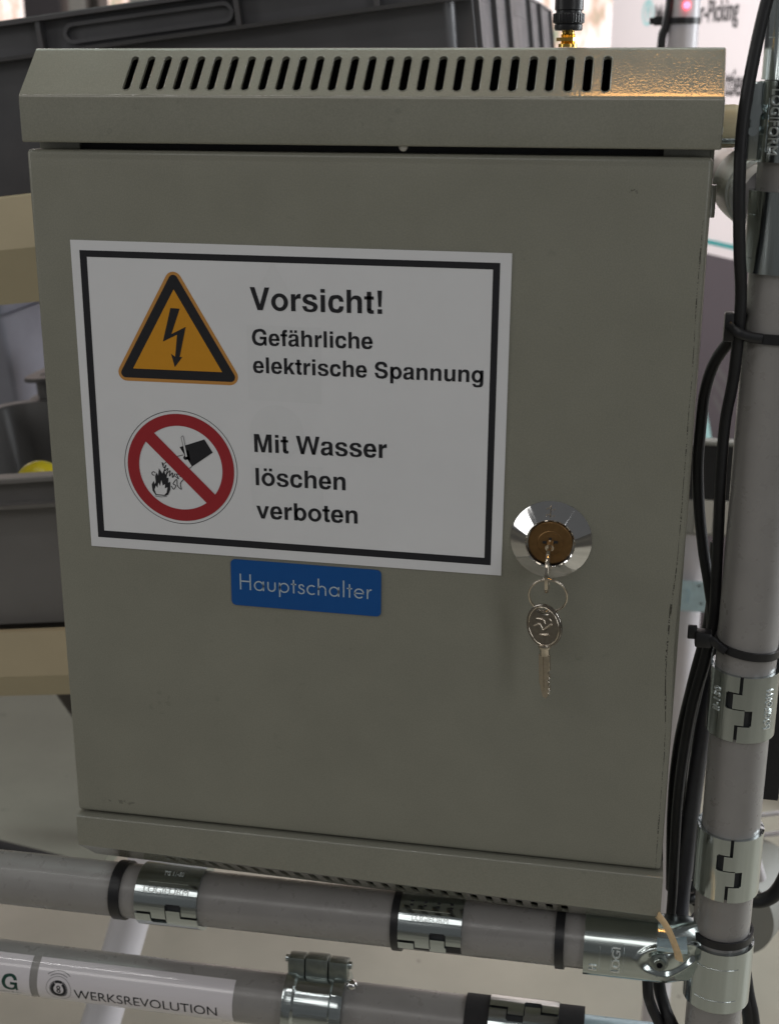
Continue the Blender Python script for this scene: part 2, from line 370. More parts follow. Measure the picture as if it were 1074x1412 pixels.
# ------------------------------------------------------------------ lettering: bold grotesque and light geometric glyphs
def R(x0, y0, x1, y1): return ('p', [(x0, y0), (x1, y0), (x1, y1), (x0, y1)])
def Pg(*p): return ('p', list(p))
def Rg(cx, cy, rx, ry, ix, iy, irx, iry): return ('E', cx, cy, rx, ry, ix, iy, irx, iry)
def Bn(*p): return ('b', list(p))
def Ar(cx, cy, r, ry, t, a0, a1): return ('A', cx, cy, r, ry, t, radians(a0), radians(a1))
def xf(pieces, f):
    out = []
    for p in pieces:
        if p[0] == 'p': out.append(('p', [f(*q) for q in p[1]]))
        elif p[0] == 'b': out.append(('b', [(*f(q[0], q[1]), *f(q[2], q[3])) for q in p[1]]))
        elif p[0] == 'E':
            c = f(p[1], p[2]); d = f(p[5], p[6]); out.append(('E', c[0], c[1], p[3], p[4], d[0], d[1], p[7], p[8]))
    return out
ARCH = Bn((205, 450, 205, 330), (250, 510, 228, 390), (310, 540, 270, 425), (375, 546, 315, 434), (450, 535, 365, 420), (510, 490, 395, 390), (540, 420, 405, 355), (546, 330, 406, 320))
BOWL = Rg(340, 266, 238, 280, 323, 266, 118, 166)
HB = {
 'V': (667, [Pg((16, 718), (170, 718), (334, 180), (334, 0), (250, 0)), Pg((651, 718), (497, 718), (334, 180), (334, 0), (418, 0))]),
 'o': (611, [Rg(306, 266, 272, 280, 306, 266, 134, 166)]),
 'r': (389, [R(64, 0, 204, 532), Bn((204, 440, 204, 300), (245, 505, 222, 360), (305, 542, 280, 396), (373, 546, 373, 401))]),
 's': (556, [Bn((505, 378, 372, 378), (478, 480, 350, 432), (395, 535, 320, 454), (275, 546, 275, 460), (130, 515, 205, 440), (48, 395, 186, 395), (90, 282, 235, 352), (210, 226, 350, 316), (345, 188, 470, 265), (386, 148, 528, 160), (370, 100, 475, 38), (325, 78, 385, -2), (275, 72, 275, -14), (205, 88, 110, 22), (168, 168, 28, 168))]),
 'i': (278, [R(69, 0, 209, 532), R(69, 604, 209, 718)]),
 'c': (556, [Bn((524, 340, 388, 340), (490, 455, 365, 400), (410, 530, 340, 425), (300, 546, 298, 434), (110, 495, 200, 390), (34, 266, 176, 266), (110, 38, 200, 142), (300, -14, 298, 100), (420, 8, 345, 112), (495, 78, 372, 148), (524, 198, 388, 198))]),
 'h': (611, [R(65, 0, 205, 718), ARCH, R(406, 0, 546, 332)]),
 'n': (611, [R(65, 0, 205, 532), ARCH, R(406, 0, 546, 332)]),
 't': (333, [R(93, 100, 233, 672), R(10, 432, 309, 532), Bn((93, 150, 233, 150), (103, 60, 240, 118), (155, 5, 265, 107), (230, -6, 290, 106), (309, 0, 309, 108))]),
 '!': (333, [Pg((95, 718), (238, 718), (210, 215), (123, 215)), R(95, 0, 238, 142)]),
 'G': (778, [Bn((715, 490, 572, 480), (675, 620, 540, 560), (570, 710, 490, 602), (400, 737, 400, 614), (160, 650, 260, 545), (44, 360, 194, 360), (140, 68, 250, 170), (385, -19, 405, 107), (530, 12, 505, 125), (612, 85, 575, 205), (640, 120, 580, 280)), R(405, 273, 709, 391), R(612, 0, 709, 391), Pg((560, 120), (640, 60), (640, 300), (585, 300))]),
 'e': (556, [Bn((523, 222, 382, 312), (500, 395, 365, 375), (415, 520, 338, 425), (285, 546, 285, 446), (105, 490, 205, 402), (28, 266, 168, 266), (100, 38, 200, 138), (290, -14, 300, 92), (415, 12, 355, 104), (475, 62, 372, 122), (515, 150, 378, 158)), R(160, 222, 523, 312), Pg((382, 312), (518, 312), (523, 222), (382, 222))]),
 'f': (333, [R(94, 0, 234, 530), R(14, 432, 318, 532), Bn((94, 500, 234, 500), (100, 625, 240, 575), (155, 705, 265, 608), (230, 726, 290, 614), (318, 722, 318, 616))]),
 'a': (556, [Bn((48, 372, 182, 372), (75, 478, 200, 430), (150, 532, 225, 454), (275, 546, 275, 460), (410, 530, 345, 447), (482, 450, 350, 395), (490, 340, 350, 320)), R(352, 60, 490, 345), Pg((352, 95), (490, 95), (500, 35), (528, 18), (528, 0), (375, 0), (355, 45)), Bn((360, 335, 360, 235), (250, 308, 300, 232), (105, 275, 205, 205), (32, 152, 172, 152), (72, 25, 190, 98), (180, -14, 232, 84), (290, 5, 300, 96), (370, 70, 355, 160))]),
 'l': (278, [R(69, 0, 209, 718)]),
 'k': (556, [R(64, 0, 204, 718), Pg((200, 300), (372, 532), (538, 532), (200, 140)), Pg((250, 260), (392, 0), (560, 0), (345, 348))]),
 'S': (667, [Bn((605, 500, 462, 500), (575, 635, 430, 580), (470, 720, 390, 610), (330, 737, 330, 616), (150, 695, 240, 592), (55, 535, 200, 528), (100, 395, 245, 448), (240, 318, 385, 412), (410, 272, 540, 370), (482, 200, 628, 215), (450, 130, 575, 62), (400, 107, 470, 0), (330, 98, 330, -19), (230, 115, 130, 38), (178, 235, 33, 235))]),
 'p': (611, [R(67, -207, 207, 532), BOWL]),
 'b': (611, [R(67, 0, 207, 718), BOWL]),
 'M': (833, [R(69, 0, 205, 718), R(628, 0, 764, 718), Pg((200, 718), (272, 718), (417, 190), (417, 0), (350, 0), (195, 560)), Pg((633, 718), (561, 718), (416, 190), (416, 0), (483, 0), (638, 560)), Pg((205, 718), (205, 560), (195, 560), (195, 718)), Pg((628, 718), (628, 560), (638, 560), (638, 718))]),
 'W': (944, [Pg((10, 718), (160, 718), (270, 165), (310, 0), (190, 0)), Pg((205, 0), (318, 0), (474, 575), (474, 718), (398, 718)), Pg((739, 0), (626, 0), (470, 575), (470, 718), (546, 718)), Pg((934, 718), (784, 718), (674, 165), (634, 0), (754, 0))]),
 'v': (556, [Pg((14, 532), (160, 532), (278, 150), (278, 0), (205, 0)), Pg((542, 532), (396, 532), (278, 150), (278, 0), (351, 0))]),
}
HB['u'] = (611, xf(HB['n'][1], lambda x, y: (611 - x, 532 - y)))
HB['g'] = (611, xf([BOWL], lambda x, y: (611 - x, y)) + [R(404, 30, 544, 532), Bn((544, 40, 404, 40), (535, -80, 398, -50), (470, -185, 370, -105), (300, -217, 300, -122), (155, -195, 225, -110), (62, -75, 200, -62))])
HB['ä'] = (556, HB['a'][1] + [R(112, 604, 232, 718), R(312, 604, 432, 718)])
HB['ö'] = (611, HB['o'][1] + [R(138, 604, 258, 718), R(350, 604, 470, 718)])
HB[' '] = (278, [])
T = 62
FL = {
 'H': (640, [R(80, 0, 142, 700), R(500, 0, 562, 700), R(140, 345, 502, 405)]),
 'a': (555, [Rg(262, 212, 215, 222, 262, 212, 157, 164), R(425, 0, 485, 424)]),
 'u': (495, [R(68, 180, 128, 424), R(368, 180, 428, 424), Ar(248, 185, 180, 192, 60, 180, 360)]),
 'p': (555, [Rg(292, 212, 215, 222, 292, 212, 157, 164), R(70, -210, 130, 424)]),
 't': (285, [R(112, 0, 172, 590), R(30, 372, 254, 424)]),
 's': (375, [Bn((318, 330, 262, 312), (262, 412, 232, 368), (185, 434, 182, 382), (85, 395, 142, 355), (70, 300, 130, 305), (120, 225, 175, 262), (235, 170, 290, 208), (268, 118, 328, 118), (240, 60, 285, 20), (180, 44, 178, -10), (110, 62, 75, 25), (80, 118, 25, 100))]),
 'c': (440, [Ar(250, 212, 215, 222, 60, 48, 312)]),
 'h': (495, [R(68, 0, 128, 735), R(368, 0, 428, 250), Ar(248, 240, 180, 194, 60, 0, 180)]),
 'l': (215, [R(78, 0, 138, 735)]),
 'e': (510, [Ar(255, 212, 215, 222, 60, -0.5, 318), R(45, 192, 466, 242)]),
 'r': (300, [R(68, 0, 128, 424), Bn((128, 290, 128, 215), (165, 400, 160, 320), (225, 434, 225, 376), (280, 420, 262, 368))]),
}
def glyphs(bm, font, text, size, at=(0, 0), rot=0.0, z=0.0, track=0):
    s = size / 1000.0; X = 0; co, si = cos(rot), sin(rot)
    def V(x, y): 
        x = (X + x) * s; y = y * s
        return bm.verts.new((at[0] + co * x - si * y, at[1] + si * x + co * y, z))
    def strip(A, B):
        a = [V(*q) for q in A]; b = [V(*q) for q in B]
        for i in range(len(a) - 1): bm.faces.new((a[i], a[i + 1], b[i + 1], b[i]))
    for ch in text:
        wd, pcs = font[ch]
        for p in pcs:
            if p[0] == 'p': bm.faces.new([V(*q) for q in p[1]])
            elif p[0] == 'E':
                _, cx, cy, rx, ry, ix, iy, irx, iry = p; n = 36
                strip([(cx + rx * cos(2 * pi * i / n), cy + ry * sin(2 * pi * i / n)) for i in range(n + 1)],
                      [(ix + irx * cos(2 * pi * i / n), iy + iry * sin(2 * pi * i / n)) for i in range(n + 1)])
            elif p[0] == 'A':
                _, cx, cy, r, ry, t, a0, a1 = p; n = 26
                an = [a0 + (a1 - a0) * i / n for i in range(n + 1)]
                strip([(cx + r * cos(a), cy + ry * sin(a)) for a in an], [(cx + (r - t) * cos(a), cy + (ry - t) * sin(a)) for a in an])
            else:
                q = catmull([Vector((*c,)) for c in p[1]], 5) if True else 0
                strip([(c[0], c[1]) for c in q], [(c[2], c[3]) for c in q])
        X += wd + track
    return X * s
def to_front(bm, y):
    """XY drawing in metres -> the XZ plane at depth y"""
    for v in bm.verts: v.co = Vector((v.co.x, y - v.co.z, v.co.y))
    for f in bm.faces:
        f.normal_update()
        if f.normal.y > 0: f.normal_flip()
def poly(bm, pts, z=0.0):
    return bm.faces.new([bm.verts.new((x, y, z)) for x, y in pts])
def ringf(bm, c, r0, r1, n=72, a0=0, a1=2 * pi, z=0.0):
    a = [a0 + (a1 - a0) * i / n for i in range(n + 1)]
    A = [bm.verts.new((c[0] + r0 * cos(t), c[1] + r0 * sin(t), z)) for t in a]; B = [bm.verts.new((c[0] + r1 * cos(t), c[1] + r1 * sin(t), z)) for t in a]
    for i in range(n): bm.faces.new((A[i], A[i + 1], B[i + 1], B[i]))
def strokef(bm, pts, wdt, z=0.0, k=6):
    P = catmull([Vector((x, y, 0)) for x, y in pts], k); A = []; B = []
    for i, p in enumerate(P):
        d = (P[min(i + 1, len(P) - 1)] - P[max(i - 1, 0)]).normalized(); n = Vector((-d.y, d.x, 0)) * wdt / 2
        A.append(bm.verts.new((p.x + n.x, p.y + n.y, z))); B.append(bm.verts.new((p.x - n.x, p.y - n.y, z)))
    for i in range(len(P) - 1): bm.faces.new((A[i], A[i + 1], B[i + 1], B[i]))
def mm(pts): return [(x / 1000, y / 1000) for x, y in pts]

# ================================================================== SETTING
bm = bmesh.new(); bmesh.ops.create_grid(bm, x_segments=1, y_segments=1, size=9); bmesh.ops.translate(bm, verts=bm.verts, vec=(0, 2, -0.9))
o = obj('floor', bm, M['floor']); tag(o, kind='structure')
bm = bmesh.new(); box(bm, -4, 3, 4.6, 4.7, -0.9, 2.6); o = obj('outdoor_view', bm, M['outdoor']); tag(o, kind='structure')
wn = empty('window', (-1, 4.3, -0.9), 'tall bright window wall with dark and pale upright frames in the background', 'window')
for x0, x1, m in ((-1.99, -1.845, 'frame_dark'), (-1.815, -1.75, 'frame_light'), (-1.735, -1.70, 'dark_brown'), (-1.585, -1.52, 'frame_light'), (-0.62, -0.50, 'frame_dark'), (-2.6, -2.5, 'frame_light')):
    bm = bmesh.new(); box(bm, x0, x1, 4.26, 4.36, -0.9, 2.4, 0.004); obj('mullion', bm, M[m], wn)

# ================================================================== CABINET
cab = empty('control_cabinet', (0.158, 0.08, -0.0415), 'grey-green steel control cabinet with slotted hood, key lock and warning sticker on its door', 'cabinet')
XL, XR = 0.0003, 0.3167
HF, HT = 0.3757, 0.3965      # fold and top of the hood
def strip_profile(bm, prof, xl, xr, dz=None):
    """sheet following a Y-Z profile from xl to xr"""
    n = 12; cols = []
    for i in range(n + 1):
        x = xl + (xr - xl) * i / n
        cols.append([bm.verts.new((x, y, z + (dz(x, z) if dz else 0))) for y, z in prof])
    for i in range(n):
        for j in range(len(prof) - 1): bm.faces.new((cols[i][j], cols[i + 1][j], cols[i + 1][j + 1], cols[i][j + 1]))
    return cols
def arc_prof(p0, p1, p2, r, n=6):
    """rounded corner at p1 between directions to p0 and p2"""
    a = (Vector(p0) - Vector(p1)).normalized(); b = (Vector(p2) - Vector(p1)).normalized(); p1 = Vector(p1)
    ang = a.angle(b); t = r / tan(ang / 2); s = p1 + a * t; e = p1 + b * t; c = p1 + (a + b).normalized() * (r / sin(ang / 2))
    out = []
    v0 = s - c; v1 = e - c; tot = v0.angle(v1)
    sgn = 1 if v0.x * v1.y - v0.y * v1.x > 0 else -1
    for i in range(n + 1):
        q = sgn * tot * i / n; out.append((c.x + v0.x * cos(q) - v0.y * sin(q), c.y + v0.x * sin(q) + v0.y * cos(q)))
    return out
# hood: lower return, front band, rounded fold, chamfer (with slots), bend, top
pA, pB, pC, pD, pE = (0.012, 0.3548), (-0.0035, 0.3548), (-0.0035, HF), (0.0192, HT), (0.16, HT)
nv = Vector((pD[0] - pC[0], pD[1] - pC[1])); clen = nv.length; nu = nv / clen
s0, s1 = 0.0035, clen - 0.0022
q0 = (pC[0] + nu.x * s0, pC[1] + nu.y * s0); q1 = (pC[0] + nu.x * s1, pC[1] + nu.y * s1)
ql = (pC[0] + nu.x * (s0 - 0.0006), pC[1] + nu.y * (s0 - 0.0006))
bm = bmesh.new()
prof = [pA] + arc_prof(pA, pB, pC, 0.0012, 4) + [(-0.0035, 0.366)] + arc_prof(pB, pC, pD, 0.0030, 8)
prof = [p for p in prof] + [q0]
strip_profile(bm, prof, XL, XR)
qh = (pC[0] + nu.x * (s1 + 0.0004), pC[1] + nu.y * (s1 + 0.0004))
strip_profile(bm, [q1, qh] + arc_prof(pC, pD, pE, 0.002, 5) + [(0.03, HT), pE], XL, XR)
# end plates of the hood
full = [(0.16, 0.3548)] + prof + [q1] + arc_prof(pC, pD, pE, 0.002, 5) + [pE]
for x, sg in ((XL, -1), (XR, 1)):
    rim = [bm.verts.new((x, y, z)) for y, z in full]; inn = [bm.verts.new((x + sg * 0.0006, y + (0.0008 if y < 0.15 else 0), z - (0.0008 if z > 0.36 else -0.0004))) for y, z in full]
    for i in range(len(full)):
        j = (i + 1) % len(full); bm.faces.new((rim[i], rim[j], inn[j], inn[i]))
    bm.faces.new(inn)
hood = obj('vent_hood', bm, M['paint'], cab, smooth=50)
# slotted chamfer plate
slots = []
for i in range(28):
    cx = 0.0512 + i * 0.00800; slots.append(rrect(cx - 0.0018, cx + 0.0018, 0.0037, 0.0252, 0.00175, 5)[::-1])
bm = curve_mesh([(XL, s0), (XR, s0), (XR, s1), (XL, s1)], slots, 0.0016, 0.0)
up = Vector((0, nu.x, nu.y)); nrm = Vector((0, -nu.y, nu.x)); 
for v in bm.verts:
    v.co = Vector((v.co.x, 0, 0)) + Vector((0, pC[0], pC[1])) + up * v.co.y + nrm * (v.co.z - 0.0008)
obj('slotted_panel', bm, M['paint'], hood)
# raised pressed rims round the slots
bm = bmesh.new()
for i in range(28):
    cx = 0.0512 + i * 0.00800; pp = rrect(cx - 0.0020, cx + 0.0020, 0.0035, 0.0254, 0.00195, 5)
    tube(bm, [Vector((x, 0, 0)) + Vector((0, pC[0], pC[1])) + up * y - nrm * 0.0000 for x, y in pp], 0.00028, n=6, spline=False, closed=True)
obj('slot_rim', bm, M['paint'], hood, smooth=60)

# shell of the box
bm = bmesh.new()
zb = lambda x: -0.0415 - 0.0035 * (x / 0.3145 - 0.4)
box(bm, 0.0012, 0.0028, 0.013, 0.16, -0.022, 0.3546)
box(bm, 0.3136, 0.3152, 0.013, 0.16, -0.022, 0.3546)
box(bm, 0.0028, 0.3136, 0.158, 0.16, -0.040, 0.3940)
box(bm, 0.003, 0.0215, 0.0125, 0.0140, -0.003, 0.3546); box(bm, 0.2935, 0.3134, 0.0125, 0.0140, -0.003, 0.3546)
obj('body', bm, M['paint'], cab)
bm = bmesh.new(); box(bm, 0.0216, 0.2934, 0.0145, 0.0165, -0.02, 0.3545); box(bm, 0.004, 0.3125, 0.0165, 0.155, -0.0195, -0.0185); box(bm, 0.004, 0.3125, 0.06, 0.062, -0.03, 0.393)
obj('dark_backing', bm, M['inside'], cab)  # dark plates added behind slots and door gap, standing in for interior shade

# door: folded tray with rounded edges
DW, DH = 0.31452, 0.35146
bm = bmesh.new(); vs = box(bm, 0, DW, 0, 0.012, 0, DH)
es = [e for e in bm.edges]
bmesh.ops.bevel(bm, geom=es, offset=0.0022, segments=4, profile=0.5, affect='EDGES')
# a slight dent in the right-hand edge
bmesh.ops.subdivide_edges(bm, edges=[e for e in bm.edges if abs(e.verts[0].co.z - e.verts[1].co.z) > 0.2], cuts=40)
for v in bm.verts:
    if v.co.x > DW - 0.004:
        v.co.x += -0.0011 * math.exp(-((v.co.z - 0.128) / 0.03) ** 2) + 0.0004 * math.exp(-((v.co.z - 0.19) / 0.02) ** 2)
door = obj('door', bm, M['door'], cab, smooth=60)
bm = bmesh.new(); bmesh.ops.create_uvsphere(bm, u_segments=16, v_segments=10, radius=0.0021); bmesh.ops.translate(bm, verts=bm.verts, vec=(0.1795, 0.0012, 0.3545))
obj('rubber_bumper', bm, M['white'], cab, smooth=60)
for z in (0.333,):
    bm = bmesh.new(); cyl(bm, (0.3148, 0.016, z - 0.008), (0.3148, 0.016, z + 0.006), 0.0026, 16); obj('hinge', bm, M['paint'], cab, smooth=40)

# lower vent strip: band, fold, chamfer with slots, bottom
ZF = lambda x: -0.0190 - 0.0060 * x / 0.3145
bm = bmesh.new()
pa, pb, pc, pd, pe = (0.012, -0.0015), (-0.0035, -0.0015), (-0.0035, -0.0215), (0.0192, -0.0415), (0.16, -0.0415)
lv = Vector((pd[0] - pc[0], pd[1] - pc[1])); ll = lv.length; lu = lv / ll
a0_, a1_ = 0.0012, ll - 0.0012
A0 = (pc[0] + lu.x * a0_, pc[1] + lu.y * a0_); A1 = (pc[0] + lu.x * a1_, pc[1] + lu.y * a1_)
def tw(x, z): return (x / 0.3145 - 0.4) * -0.0050 * min(1, max(0, (-z - 0.0015) / 0.020))
strip_profile(bm, [pa] + arc_prof(pa, pb, pc, 0.001, 4) + [(-0.0035, -0.012)] + arc_prof(pb, pc, pd, 0.001, 4) + [A0], XL, 0.3158, tw)
strip_profile(bm, [A1] + arc_prof(pc, pd, pe, 0.001, 4) + [(0.03, -0.0415), pe], XL, 0.3158, tw)
full = [(0.16, -0.0015)] + [pa] + arc_prof(pa, pb, pc, 0.001, 4) + arc_prof(pb, pc, pd, 0.001, 4) + arc_prof(pc, pd, pe, 0.001, 4) + [pe]
for x in (XL, 0.3158): bm.faces.new([bm.verts.new((x, y, z + tw(x, z))) for y, z in full])
lowv = obj('lower_vent_strip', bm, M['paint'], cab, smooth=50)
slots = []
for i in range(28):
    cx = 0.0510 + i * 0.00800; slots.append(rrect(cx - 0.0018, cx + 0.0018, 0.004, 0.0262, 0.00175, 4)[::-1])
bm = curve_mesh([(XL, a0_), (0.3158, a0_), (0.3158, a1_), (XL, a1_)], slots, 0.0016)
up2 = Vector((0, lu.x, lu.y)); nr2 = Vector((0, lu.y, -lu.x))
for v in bm.verts:
    p = Vector((v.co.x, 0, 0)) + Vector((0, pc[0], pc[1])) + up2 * v.co.y + nr2 * (v.co.z - 0.0008)
    p.z += tw(v.co.x, -0.03); v.co = p
obj('slotted_panel', bm, M['paint'], lowv)

# lock: faceted-looking polished rose with brass cylinder
LC = Vector((0.2522, 0, 0.1745))
bm = bmesh.new(); lathe(bm, [(0.0, 0.002), (0.0112, 0.002), (0.0112, 0.0062), (0.0117, 0.0066), (0.0188, 0.0011), (0.0193, 0.0007), (0.0193, 0.0)], LC, (0, -1, 0), 96)
for v in bm.verts:
    rr_ = (Vector((v.co.x, 0, v.co.z)) - Vector((LC.x, 0, LC.z))).length; an_ = atan2(v.co.z - LC.z, v.co.x - LC.x)
    if rr_ > 0.0114: v.co.y += 0.00011 * sin(an_ * 11 + 1.3 * sin(an_ * 4)) + 0.00005 * sin(an_ * 23 + 1)
lock = obj('lock_rose', bm, M['chrome'], cab, smooth=28)
bm = bmesh.new(); lathe(bm, [(0.0, 0.0056), (0.0100, 0.0056), (0.0105, 0.0052), (0.0105, 0.0)], LC, (0, -1, 0), 64); obj('lock_cylinder', bm, M['brass'], lock, smooth=28)
bm = bmesh.new(); lathe(bm, [(0.0, 0.0060), (0.0058, 0.0060), (0.0061, 0.0057), (0.0061, 0.005)], LC, (0, -1, 0), 48); obj('lock_core', bm, M['brass'], lock, smooth=28)
bm = bmesh.new()
box(bm, LC.x - 0.0006, LC.x + 0.0006, -0.0064, -0.005, LC.z - 0.0018, LC.z + 0.0028)
box(bm, LC.x - 0.0036, LC.x - 0.0006, -0.0064, -0.005, LC.z - 0.0002, LC.z + 0.0010); box(bm, LC.x + 0.0006, LC.x + 0.0036, -0.0064, -0.005, LC.z + 0.0002, LC.z + 0.0014)
obj('keyway', bm, M['inside'], lock)
bm = bmesh.new()   # engraved open/shut mark on the rose
for k in (0, 1):
    strokef(bm, [(-0.0022, k * 0.0025), (-0.0008, k * 0.0025 + 0.0004), (0.0008, k * 0.0025 - 0.0003), (0.0022, k * 0.0025 + 0.0001)], 0.0005)
box(bm, -0.0003, 0.0003, -0.0010, 0.0038, 0, 0.0001)
for v in bm.verts:
    x, u = v.co.x, v.co.y + 0.0136; r = u; h = 0.0066 - (r - 0.0117) * (0.0055 / 0.0071) + 0.00012
    v.co = Vector((LC.x + x - 0.0005, -h, LC.z + r))
obj('engraving', bm, M['nickel'], lock)

# ================================================================== STICKERS
sg = empty('warning_sticker', (0.124, -0.0004, 0.155), 'white warning sticker with black frame, yellow lightning triangle and German text about electric voltage', 'sticker')
SX, SZ, SR = 0.01925, 0.30995, -0.0035
def sign(bm, layer): to_front(bm, -0.0005 - 0.00008 * layer)
bm = curve_mesh([(0.0191, 0.3100), (0.0191, 0.1556), (0.2289, 0.1545), (0.2296, 0.3089)], [], 0.0004)
to_front(bm, -0.0003)
obj('paper', bm, M['paper'], sg)
bm = bmesh.new()
O = mm([(23.5, 305.3), (224.4, 304.5), (223.7, 159.5), (23.1, 160.7)]); I = mm([(27.0, 302.2), (221.2, 301.5), (220.6, 163.1), (26.6, 164.4)])
ov = [bm.verts.new((x, y, 0)) for x, y in O]; iv = [bm.verts.new((x, y, 0)) for x, y in I]
for i in range(4): bm.faces.new((ov[i], ov[(i + 1) % 4], iv[(i + 1) % 4], iv[i]))
sign(bm, 1); obj('black_frame', bm, M['black_ink'], sg)
def rtri(c, R_, r, n=8, rot=0.0):
    """rounded triangle, corners at circumradius R_, corner radius r"""
    out = []
    for k in range(3):
        a = pi / 2 + 2 * pi * k / 3 + rot; cc = (c[0] + (R_ - 2 * r) * cos(a), c[1] + (R_ - 2 * r) * sin(a))
        for i in range(n + 1):
            b = a - pi / 3 + 2 * pi / 3 * i / n; out.append((cc[0] + r * cos(b), cc[1] + r * sin(b)))
    return out
TC = (0.0697, 0.2620)
tri = []
bm = bmesh.new(); poly(bm, rtri(TC, 0.0385, 0.0042)); sign(bm, 1); wt = obj('warning_triangle', bm, M['pale_yellow_ink'], sg)
bm = bmesh.new(); poly(bm, rtri(TC, 0.0352, 0.0023)); sign(bm, 2); obj('triangle_border', bm, M['black_ink'], wt)
bm = bmesh.new(); poly(bm, rtri(TC, 0.0260, 0.0001)); sign(bm, 3); obj('triangle_field', bm, M['yellow_ink'], wt)
bm = bmesh.new(); poly(bm, mm([(67.7, 279.1), (72.3, 278.9), (67.6, 266.6), (74.9, 270.3), (71.2, 255.6), (72.5, 255.6), (68.5, 250.5), (66.9, 257.0), (68.9, 255.6), (70.4, 266.4), (63.1, 262.8)])); sign(bm, 4); obj('lightning_arrow', bm, M['black_ink'], wt)
CC = (0.0689, 0.1998)
bm = bmesh.new(); ringf(bm, CC, 0.0292, 0.0289, 96); sign(bm, 1); ps = obj('prohibition_sign', bm, M['black_ink'], sg)
bm = bmesh.new(); ringf(bm, CC, 0.0275, 0.0215, 96); sign(bm, 2); obj('red_ring', bm, M['red_ink'], ps)
bm = bmesh.new(); poly(bm, mm([(55.8, 217.4), (51.2, 212.9), (81.9, 182.2), (86.6, 186.7)])); sign(bm, 3); obj('red_bar', bm, M['red_ink'], ps)
bm = bmesh.new()
poly(bm, mm([(68.9, 210.5), (81.8, 215.1), (85.8, 208.6), (74.9, 200.9)]))
poly(bm, mm([(70.0, 209.6), (73.4, 209.0), (74.2, 203.8), (71.8, 204.9)]))
ringf(bm, (0.0717, 0.2052), 0.0011, 0.0, 16)
strokef(bm, mm([(66.7, 205.5), (70.5, 206.6)]), 0.0003); strokef(bm, mm([(59.6, 201.0), (62.2, 202.9)]), 0.0003); strokef(bm, mm([(72.0, 198.6), (74.9, 201.1)]), 0.0003)
wz = [(60.2, 200.6), (59.4, 202.2), (60.2, 199.4), (61.4, 201.0), (60.4, 197.8), (62.4, 199.4), (61.4, 196.3), (63.4, 198.2), (62.8, 195.2), (64.6, 197.2), (64.4, 194.6), (66.0, 196.8)]
strokef(bm, mm(wz), 0.00042, k=4)
wz = [(63.6, 190.2), (64.8, 188.6), (66.0, 190.6), (64.6, 191.4), (66.6, 193.8), (66.8, 190.6), (68.8, 188.8), (68.4, 191.8), (70.2, 194.4), (68.2, 195.6)]
strokef(bm, mm(wz), 0.00042, k=4); strokef(bm, mm([(65.6, 195.6), (67.6, 194.2), (66.6, 196.6), (68.8, 195.8)]), 0.0004, k=4)
strokef(bm, mm([(71.0, 198.3), (72.2, 199.6), (72.6, 198.9)]), 0.0005, k=3)
FLM = [(55.2, 185.0), (53.7, 187.2), (53.4, 190.4), (54.6, 192.4), (54.9, 190.6), (55.6, 191.8), (55.4, 194.6), (56.2, 196.8), (57.0, 195.2), (57.6, 199.0), (59.3, 196.4), (60.3, 198.6), (60.8, 196.0), (61.8, 196.8), (61.4, 194.2), (62.4, 194.4), (62.0, 191.8), (63.2, 192.4), (63.0, 188.2), (61.8, 185.6), (60.4, 184.9)]
poly(bm, mm(FLM))
ringf(bm, (0.0547, 0.1962), 0.0011, 0.0007, 16, 0.3, 5.2)
strokef(bm, mm([(54.8, 184.5), (57.6, 184.2), (61.0, 184.6)]), 0.00025)
sign(bm, 2); obj('bucket_and_fire_picture', bm, M['black_ink'], ps)
bm = bmesh.new()
poly(bm, mm([(55.6, 185.5), (54.8, 187.8), (55.6, 190.0), (56.4, 188.8), (57.0, 191.6), (57.8, 189.8), (58.6, 193.0), (59.2, 190.2), (60.4, 191.0), (60.2, 188.8), (61.6, 189.4), (61.0, 186.6), (59.8, 185.4)]))
poly(bm, mm([(70.1, 215.8), (71.0, 216.1), (72.6, 206.0), (71.8, 205.6)]))
sign(bm, 3); obj('white_details', bm, M['paper'], ps)
bm = bmesh.new(); strokef(bm, mm([(70.0, 215.6), (70.6, 216.3), (71.1, 215.8), (71.9, 210.8), (72.7, 206.0)]), 0.0002); strokef(bm, mm([(70.0, 215.6), (70.9, 210.5), (71.7, 205.6)]), 0.0002)
sign(bm, 4); obj('bucket_handle', bm, M['black_ink'], ps)
bm = bmesh.new(); poly(bm, mm([(105, 236), (141, 235.6), (141, 272), (105, 272.4)])); poly(bm, rtri((0.1185, 0.2905), 0.0120, 0.001)); ringf(bm, (0.1185, 0.2205), 0.0135, 0.0, 40)
poly(bm, mm([(105, 180), (141, 180), (141, 204), (105, 204)])); sign(bm, 0.6); obj('show_through_print', bm, M['ghost'], sg)
bm = bmesh.new()
for t, x, y, sz, rt in (('Vorsicht!', 106.9, 279.5, 14.95, 0.003), ('Gefährliche', 107.0, 262.7, 10.75, 0.006), ('elektrische Spannung', 107.3, 249.4, 10.72, -0.001), ('Mit Wasser', 106.2, 210.1, 12.62, 0.006), ('löschen', 106.4, 193.2, 12.35, 0.0), ('verboten', 107.0, 176.1, 12.3, 0.008)):
    glyphs(bm, HB, t, sz / 1000, (x / 1000, y / 1000), rt)
sign(bm, 2); obj('lettering', bm, M['black_ink'], sg)

